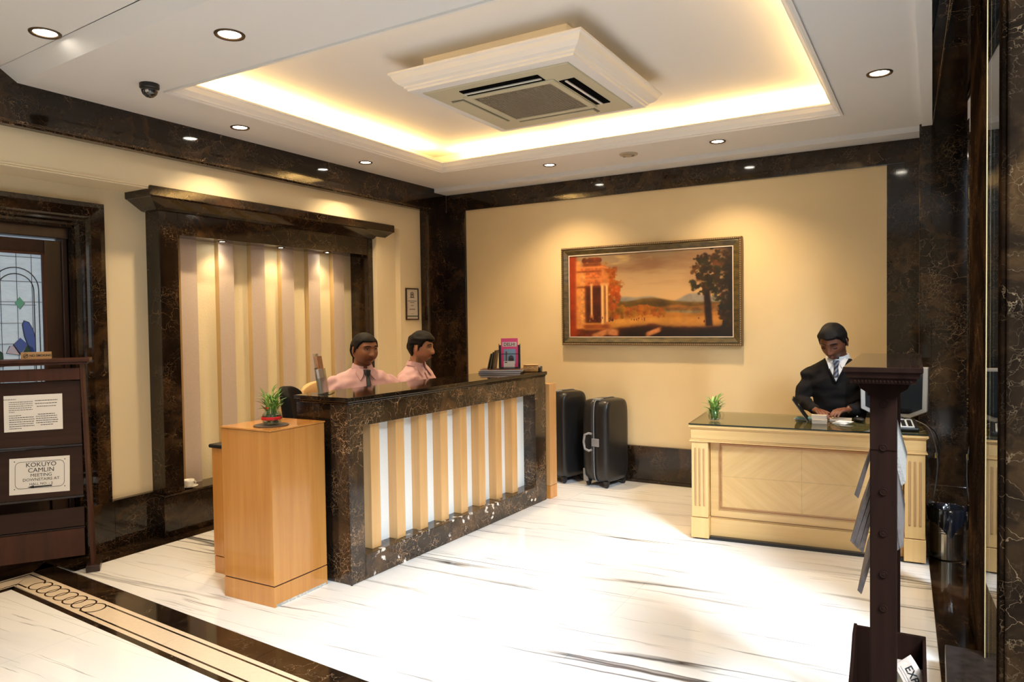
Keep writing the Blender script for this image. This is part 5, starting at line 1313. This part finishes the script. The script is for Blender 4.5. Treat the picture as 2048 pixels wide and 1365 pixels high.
# ================================================================= SUITCASES
def suitcase(loc, rz, w_, d_, h_, label, handle=True):
    t = T('suitcase', label, 'suitcase', loc, rz)
    def shell(x0, x1, curve):
        m = MB(); vs = []; fs = []; K = 14
        outl = []
        for i in range(32):
            a = 2*math.pi*i/32; c_, s_ = math.cos(a), math.sin(a); e = .30
            outl.append((math.copysign(abs(c_)**e, c_), math.copysign(abs(s_)**e, s_)))
        xs = [x0+(x1-x0)*u for u in (0, .35, .7, .88, .97, 1)]; sc_ = [1, 1.0, .985, .95, .88, .72]
        for x, q in zip(xs, sc_):
            for oy, oz in outl: vs.append((x, oy*d_/2*q, .045+(h_-.045)/2+oz*(h_-.045)/2*(1-(1-q)*.5)))
        n = 32
        for k in range(len(xs)-1):
            for i in range(n): fs.append((k*n+i, k*n+(i+1) % n, (k+1)*n+(i+1) % n, (k+1)*n+i))
        fs.append(tuple(range(n))); fs.append(tuple(range((len(xs)-1)*n, len(xs)*n)))
        return m.add(vs, fs)
    O('shell', shell(-.002, -w_/2, 0), BLACKS, t, smooth=True); O('shell', shell(.002, w_/2, 0), BLACKS, t, smooth=True)
    pts = [(0, d_/2*math.copysign(abs(math.cos(a))**.30, math.cos(a))*1.008, .045+(h_-.045)/2*(1+math.copysign(abs(math.sin(a))**.30, math.sin(a))*1.008)) for a in np.linspace(0, 2*math.pi, 60)]
    O('seam_trim', MB().tube(pts, .0045, 6, cap=False), GREYP, t, smooth=True)
    O('latch', MB().box(-.04, .04, -d_/2+.04, -d_/2+.10, h_-.012, h_+.004), plain('latch grey', (.24, .235, .24), .4), t, bevel=.004)
    yf = -d_/2
    O('lock_plate', MB().box(-.02, .055, yf-.012, yf+.01, h_*.47, h_*.56), plain('lock grey', (.22, .215, .225), .4), t, bevel=.004)
    if handle: O('handle', MB().tube([(-.02, yf-.004, h_*.43), (-.035, yf-.028, h_*.42), (-.075, yf-.034, h_*.44), (-.085, yf-.034, h_*.52), (-.075, yf-.032, h_*.60), (-.035, yf-.028, h_*.62), (-.02, yf-.004, h_*.61)], .011, 8), plain('handle grey', (.24, .235, .24), .4), t, smooth=True)
    for sx in (-1, 1):
        for sy in (-1, 1):
            o = O('castor', MB().lathe([(.022, -.012), (.024, -.008), (.024, .008), (.022, .012)], 16, Matrix.Translation((sx*w_*.36, sy*(d_/2-.05), .0245)) @ Matrix.Rotation(R(90), 4, 'Y')), BLACK, t)
            O('fork', MB().box(sx*w_*.36-.02, sx*w_*.36+.02, sy*(d_/2-.05)-.02, sy*(d_/2-.05)+.02, .035, .06), BLACK, o)
    O('corner_guard', MB().prism([(-w_/2*.86, .05), (-w_/2*.55, .05), (-w_/2*.62, .08), (-w_/2*.80, .10), (-w_/2*.80, .15), (-w_/2*.88, .16)], yf-.006, yf+.02, 'y'), plain('guard grey', (.20, .18, .16), .5), t, bevel=.003)
    return t
suitcase((1.861, -.222, 0), R(-12), .265, .36, .775, 'black hard-shell suitcase with a grey carry handle, nearer the desk')
suitcase((1.462, -.222, 0), R(-20), .27, .33, .83, 'taller black hard-shell suitcase partly hidden by the counter end', False)

# ================================================================= WASTE BIN
bn = T('waste_bin', 'steel waste bin with ribbed band standing between desk and glass wall', 'bin', (4.453, -1.09, 0))
rb_ = .088
prof = [(rb_*.93, 0), (rb_, .006), (rb_, .155)]+[(rb_+(.003 if k % 2 else 0), .16+.006*k) for k in range(8)]+[(rb_*1.02, .21), (rb_*1.10, .30), (rb_*1.06, .30), (rb_*.98, .21), (rb_*.9, .02)]
O('drum', MB().lathe(prof, 40, cap=False), STEEL, bn, smooth=False)
O('base_disc', MB().lathe([(rb_*.93, .001), (rb_*.93, .01)], 32), BLACK, bn)
bl = tag(T('bin_liner', 'glossy black plastic liner folded over the rim of the steel bin', 'bin bag', (4.453, -1.09, .0)), None)
m = MB(); n = 72; vs = []; fs = []
lv = [(.80, .16), (.95, .26), (1.06, .305), (1.14, .310), (1.17, .295), (1.15, .26), (1.10, .235)]
for k, (q, z) in enumerate(lv):
    for i in range(n):
        a = 2*math.pi*i/n; w2_ = pnoise(Vector((math.cos(a)*3, math.sin(a)*3, z*18))); tail = (.05*max(0, math.cos(a-4.9))**4+.02*pnoise(Vector((math.cos(a)*2, math.sin(a)*2, 7)))) if k >= 5 else 0
        rr_ = rb_*q*(1+.05*w2_*(k > 1))+.004*math.sin(a*17+k)*(k > 2); vs.append((rr_*math.cos(a), rr_*math.sin(a), z-tail*(1 if k == 5 else 1.5)))
for k in range(len(lv)-1):
    for i in range(n): fs.append((k*n+i, k*n+(i+1) % n, (k+1)*n+(i+1) % n, (k+1)*n+i))
m.add(vs, fs); O('film', m, plain('bin bag film', (.010, .011, .016), .12, coat=.6, bump=.5, scale=40), bl, smooth=True)

# ================================================================= NEWSPAPER STAND
ns = T('newspaper_stand', 'dark wooden newspaper stand with a moulded cap, seen end on', 'newspaper rack', (4.262, -3.93, 0), R(1.2))
def np_(n, mb, mat=STANDW, **k): return O(n, mb, mat, ns, **k)
for y0 in (0, .60):
    np_('post', MB().box(-.0335, .0335, y0, y0+.035, .03, 1.262), bevel=.003)
    np_('bracket', MB().prism([(-.066, 1.302), (.066, 1.302), (.066, 1.288), (.058, 1.270), (.040, 1.258), (.040, 1.250), (.0335, 1.250), (.0335, 1.10), (-.0335, 1.10), (-.0335, 1.250), (-.040, 1.250), (-.040, 1.258), (-.058, 1.270), (-.066, 1.288)], y0-.003, y0+.034, 'y'), STANDW, bevel=.002)
    np_('foot', MB().box(-.17, .17, y0-.02, y0+.05, 0, .03), bevel=.004)
    for z in (1.228, 1.108, .985, .87, .755, .66):
        np_('rod_knob', MB().lathe([(.0105, 0), (.0105, .0012), (.0085, .0022), (.0080, .0012), (.005, .0022), (.002, .0026)], 20, Matrix.Translation((0, y0-.003 if y0 == 0 else y0+.038, z)) @ Matrix.Rotation(R(90), 4, 'X' )), STANDW, smooth=True)
m = MB(); vs = []; fs = []; prof = [(.078, 1.290), (.080, 1.304), (.086, 1.306), (.088, 1.318), (.0945, 1.322), (.0945, 1.333)]
for d, z in prof: vs += [(-d, -.095+.02-d+.075, z), (d, -.095+.02-d+.075, z), (d, .64+d-.02, z), (-d, .64+d-.02, z)]
for k in range(len(prof)-1):
    for i in range(4): fs.append((k*4+i, k*4+(i+1) % 4, (k+1)*4+(i+1) % 4, (k+1)*4+i))
fs += [(3, 2, 1, 0), tuple(4*(len(prof)-1)+i for i in range(4))]
m.add(vs, fs); np_('cap', m)
np_('top_plate', MB().box(-.0935, .0935, -.0935, .7135, 1.3332, 1.3345), plain('polished dark cap', (.02, .009, .006),   .03))
cv = MB()
for k in range(16): cv.sphere((-.066+.0088*k, -.0795, 1.297), (.0035, .003, .0045), 6, 4)
np_('carved_edge', cv, STANDW)['kind'] = 'stuff'
rods = [(1.16, -.076, .952, .054, 1.0), (1.06, -.087, .816, .048, .82), (1.03, -.076, .805, .040, .812), (1.0, -.064, .795, .030, .822), (.86, -.068, .675, .02, .74)]
labs = ['topmost newspaper hanging on the stand, its printed side towards the glass wall', 'second newspaper from the top hanging on the stand', 'third newspaper from the top hanging on the stand', 'fourth newspaper from the top hanging on the stand', 'lowest newspaper hanging on the stand']
for k, (zr, xl, zl, xr_, zr2) in enumerate(rods):
    np_('rod', MB().tube([(0, .02, zr), (0, .62, zr)], .006, 8), STANDW)
    pp = T('newspaper', labs[k], 'newspaper', (4.262, -3.93, 0), R(1.2), 'newspapers on the stand')
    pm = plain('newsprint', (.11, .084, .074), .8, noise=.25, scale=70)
    th = .006
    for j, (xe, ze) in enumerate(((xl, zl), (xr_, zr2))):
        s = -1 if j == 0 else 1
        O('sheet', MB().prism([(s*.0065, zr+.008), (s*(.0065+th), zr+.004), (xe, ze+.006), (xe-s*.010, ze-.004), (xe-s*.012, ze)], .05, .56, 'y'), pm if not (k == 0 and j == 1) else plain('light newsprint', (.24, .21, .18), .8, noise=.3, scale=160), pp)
    O('fold', MB().box(-.0125, .0125, .05, .56, zr+.0065, zr+.010), pm, pp)
# lower tray
np_('tray_bottom', MB().box(-.085, .10, .0, .36, .14, .155), bevel=.002)
np_('tray_side', MB().prism([(.0, .155), (.37, .155), (.37, .46), (.30, .455), (.22, .40), (.12, .36), (.0, .35)], -.098, -.088, 'x'), bevel=.002)
np_('tray_side', MB().prism([(.0, .155), (.37, .155), (.37, .45), (.15, .42), (.0, .38)], .098, .108, 'x'), bevel=.002)
np_('tray_back', MB().box(-.098, .108, .36, .372, .14, .455), bevel=.002)
ep = T('newspaper', 'folded newspaper with a large EXPRESS masthead standing in the stand tray', 'newspaper', (4.262, -3.93, 0), R(1.2), 'newspapers on the stand')
def sheet_pt(sx, ty, lift=0):
    """sx along the masthead, ty up across the page; the page hangs bent over the tray side, facing the entrance"""
    x, z = .0, .0; n = 24; q = abs(sx)/n
    for k in range(n):
        a = R(-52-190*q*(k+.5)); x += q*math.cos(a); z += q*math.sin(a)
    a = R(-52-190*abs(sx))
    px = x-math.sin(a)*ty; pz = z+math.cos(a)*ty
    return Vector((.066+px, .235+.10*ty+.25*pz-lift, .445+pz))
vs = []; nu_, nv_ = 12, 8
for j in range(nv_+1):
    for i in range(nu_+1): vs.append(sheet_pt(.24*i/nu_, -.115*j/nv_))
fs = [(j*(nu_+1)+i, j*(nu_+1)+i+1, (j+1)*(nu_+1)+i+1, (j+1)*(nu_+1)+i) for j in range(nv_) for i in range(nu_)]
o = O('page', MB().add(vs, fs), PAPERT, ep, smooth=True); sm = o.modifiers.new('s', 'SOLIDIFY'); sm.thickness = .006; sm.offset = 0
def bend_on(name, me, mat, ox, oy):
    for v in me.vertices: v.co = sheet_pt(v.co.x+ox, v.co.y+oy, .0036)
    me.materials.append(mat); q = bpy.data.objects.new(name, me); C.objects.link(q); q.parent = ep
bend_on('masthead', text_mesh('EXPRESS', .030, align='LEFT', bold=.0006), INK, .022, -.026)
def strip_mesh(x0, x1, y0, y1, n=14):
    me = bpy.data.meshes.new('strip'); v = [(x0+(x1-x0)*i/n, y, 0) for i in range(n+1) for y in (y0, y1)]
    me.from_pydata(v, [], [(2*i, 2*i+2, 2*i+3, 2*i+1) for i in range(n)]); return me
bend_on('rule_line', strip_mesh(.012, .23, -.0425, -.0415), INK, 0, 0)
bend_on('rule_line', strip_mesh(.012, .23, -.0495, -.0485), INK, 0, 0)
bend_on('photo_block', strip_mesh(.020, .16, -.11, -.057), plain('printed photo', (.07, .045, .02), .6, noise=.5, scale=40), 0, 0)
tag(O('newspaper', MB().box(-.10, -.03, 0, .012, 0, .22).box(-.03, .0, 0, .012, 0, .20), PAPERT, loc=(4.362, -3.625, .16), rot=(R(-12), 0, R(5))), 'second folded newspaper behind the EXPRESS one in the tray', 'newspaper', 'newspapers on the stand')

# ================================================================= MAGAZINE RACK with notices
mr = T('magazine_rack', 'dark mahogany magazine rack with slanted boards in front of the leaded door', 'magazine rack', (0.0, -3.725, 0), math.atan2(.83, .56))
LR = .92
def mp(n, mb, mat=DARKW, **k): return O(n, mb, mat, mr, **k)
mp('top_board', MB().box(-LR-.03, .012, -.035, .16, 1.265, 1.285).box(-LR-.02, .0, -.025, .15, 1.250, 1.265), REDW, bevel=.003)
mp('top_rail', MB().box(-LR, -.04, -.006, .014, 1.158, 1.228), REDW, bevel=.002)
def slant(z0, z1, y0, y1, th=.012, a=-LR, b=-.04):
    return MB().prism([(y0, z0), (y0+th, z0), (y1+th, z1), (y1, z1)], a, b, 'x')
mp('upper_board', slant(.775, 1.152, -.004, .020), DARKWX, bevel=.002)
mp('middle_board', slant(.465, .755, -.004, .020), DARKWX, bevel=.002)
mp('lower_board', slant(.275, .385, .01, .03), DARKWX, bevel=.002)
mp('bottom_board', slant(.100, .262, -.012, -.006), REDW, bevel=.002)
for x0 in (-.040, -LR-.0):
    sgn = 1
    mp('side_post', MB().prism([(x0, 1.25), (x0+.014, 1.25), (x0+.045, .0), (x0+.028, .0)], -.012, .15, 'y') if x0 > -.5 else MB().box(x0-.014, x0, -.012, .15, 0, 1.25), REDW, bevel=.002)
    mp('foot', MB().box(x0+.004, x0+.078, -.05, .17, 0, .040), DARKW, bevel=.004)
for zz_ in (.77, .46, .27): mp('shelf', MB().box(-LR, -.04, .012, .13, zz_-.012, zz_), DARKW)
def notice(x0, x1, z0, z1, label, tilt, y0):
    t = T('notice', label, 'notice', (0, 0, 0)); t.location = mr.matrix_world @ Vector(((x0+x1)/2, y0, (z0+z1)/2)) if False else (0, 0, 0)
    Mr_ = Matrix.Translation((0, -3.725, 0)) @ Matrix.Rotation(math.atan2(.83, .56), 4, 'Z')
    t.matrix_world = Mr_ @ Matrix.Translation(((x0+x1)/2, y0, (z0+z1)/2)) @ Euler((R(-3.7), 0, 0)).to_matrix().to_4x4() @ Matrix.Rotation(R(tilt), 4, 'Y')
    O('sheet', MB().box((x0-x1)/2, (x1-x0)/2, -.0015, .0, (z0-z1)/2, (z1-z0)/2), PAPER, t)
    return t
n1 = notice(-.424, -.135, .868, 1.078, 'white typed notice on the upper board of the rack', 0, .0065)
for k, (x, z, l_, m_) in enumerate([(-.115, .082, .03, INKG)]+[(-.062, .066-.0115*i, .058, INKG) for i in range(5)]+[(-.105, .066-.0115*5, .014, INKG)]+[(-.09, -.012, .03, INK)]+[(-.058, -.024-.0125*i, .062, INK) for i in range(5)]+[(-.09, -.024-.0125*5, .03, INK)]+[(.064, .070-.017*i, .056-.004*(i == 2)*2, INK) for i in range(3)]+[(.066, -.010, .045, INK)]+[(.066, -.022-.0125*i, .055, INK) for i in range(4)]+[(.066, -.073, .032, INK)]):
    ch = MB(); xx = x-l_
    while xx < x+l_-.004:
        wd_ = rnd.uniform(.004, .013); ch.box(xx, min(xx+wd_, x+l_), -.0022, -.0014, z-.0017, z+.0017); xx += wd_+.0022
    O('print_line', ch, m_, n1)
n2 = notice(-.408, -.108, .498, .708, 'white meeting notice with an arrow on the middle board of the rack', 1.0, .0065)
for txt, z, s_ in (('KOKUYO', .062, .036), ('CAMLIN', .030, .036), ('MEETING', .001, .026), ('DOWNSTAIRS AT', -.024, .023), ('HALL NO. - 2', -.050, .020)):
    T_on('lettering', txt, s_, INK, n2, (.006, -.002, z), (R(90), 0, 0))
O('arrow', MB().prism([(-.062, -.066), (-.030, -.056), (-.030, -.062), (.060, -.0605), (.060, -.068), (-.030, -.070), (-.030, -.074)], -.0022, -.0014, 'y'), INK, n2)
bp_ = []
for cx, cz, a0 in ((.095, .055, 0), (-.095, .055, 90), (-.095, -.045, 180), (.095, -.045, 270)):
    for i in range(7):
        a = R(a0+90*i/6); bp_.append((cx*1.02+.025*math.cos(a), -.002, cz+.027*math.sin(a)))
O('border', MB().tube(bp_+[bp_[0]], .0011, 5), INK, n2)
for sx in (-1, 1):
    for sz in (-1, 1): O('corner_mark', MB().sphere((sx*.125, -.002, .006+sz*.080), (.003, .0008, .003), 8, 5), INK, n2)
sg = T('no_smoking_sign', 'small tan block sign reading NO SMOKING on top of the rack', 'sign')
sg.matrix_world = Matrix.Translation((0, -3.725, 0)) @ Matrix.Rotation(math.atan2(.83, .56), 4, 'Z') @ Matrix.Translation((-.262, .03, 1.2855))
O('block', MB().prism([(0, 0), (.035, 0), (.022, .042), (.010, .042)], -.076, .076, 'x'), plain('tan sign wood', (.40, .24, .11), .4), sg, bevel=.001)
T_on('lettering', 'NO SMOKING', .0175, INK, sg, (.022, .0042, .021), (R(77), 0, 0), bold=.0004)
O('symbol', MB().tube([(-.052+.012*math.cos(a), .0035+.0028*math.sin(a), .021+.0115*math.sin(a)) for a in np.linspace(0, 2*math.pi, 20)], .0012, 5).tube([(-.061, .002, .013), (-.043, .0058, .029)], .001, 5).box(-.060, -.044, .004, .005, .0195, .0225), INK, sg)

sc.collection.children.link(C)
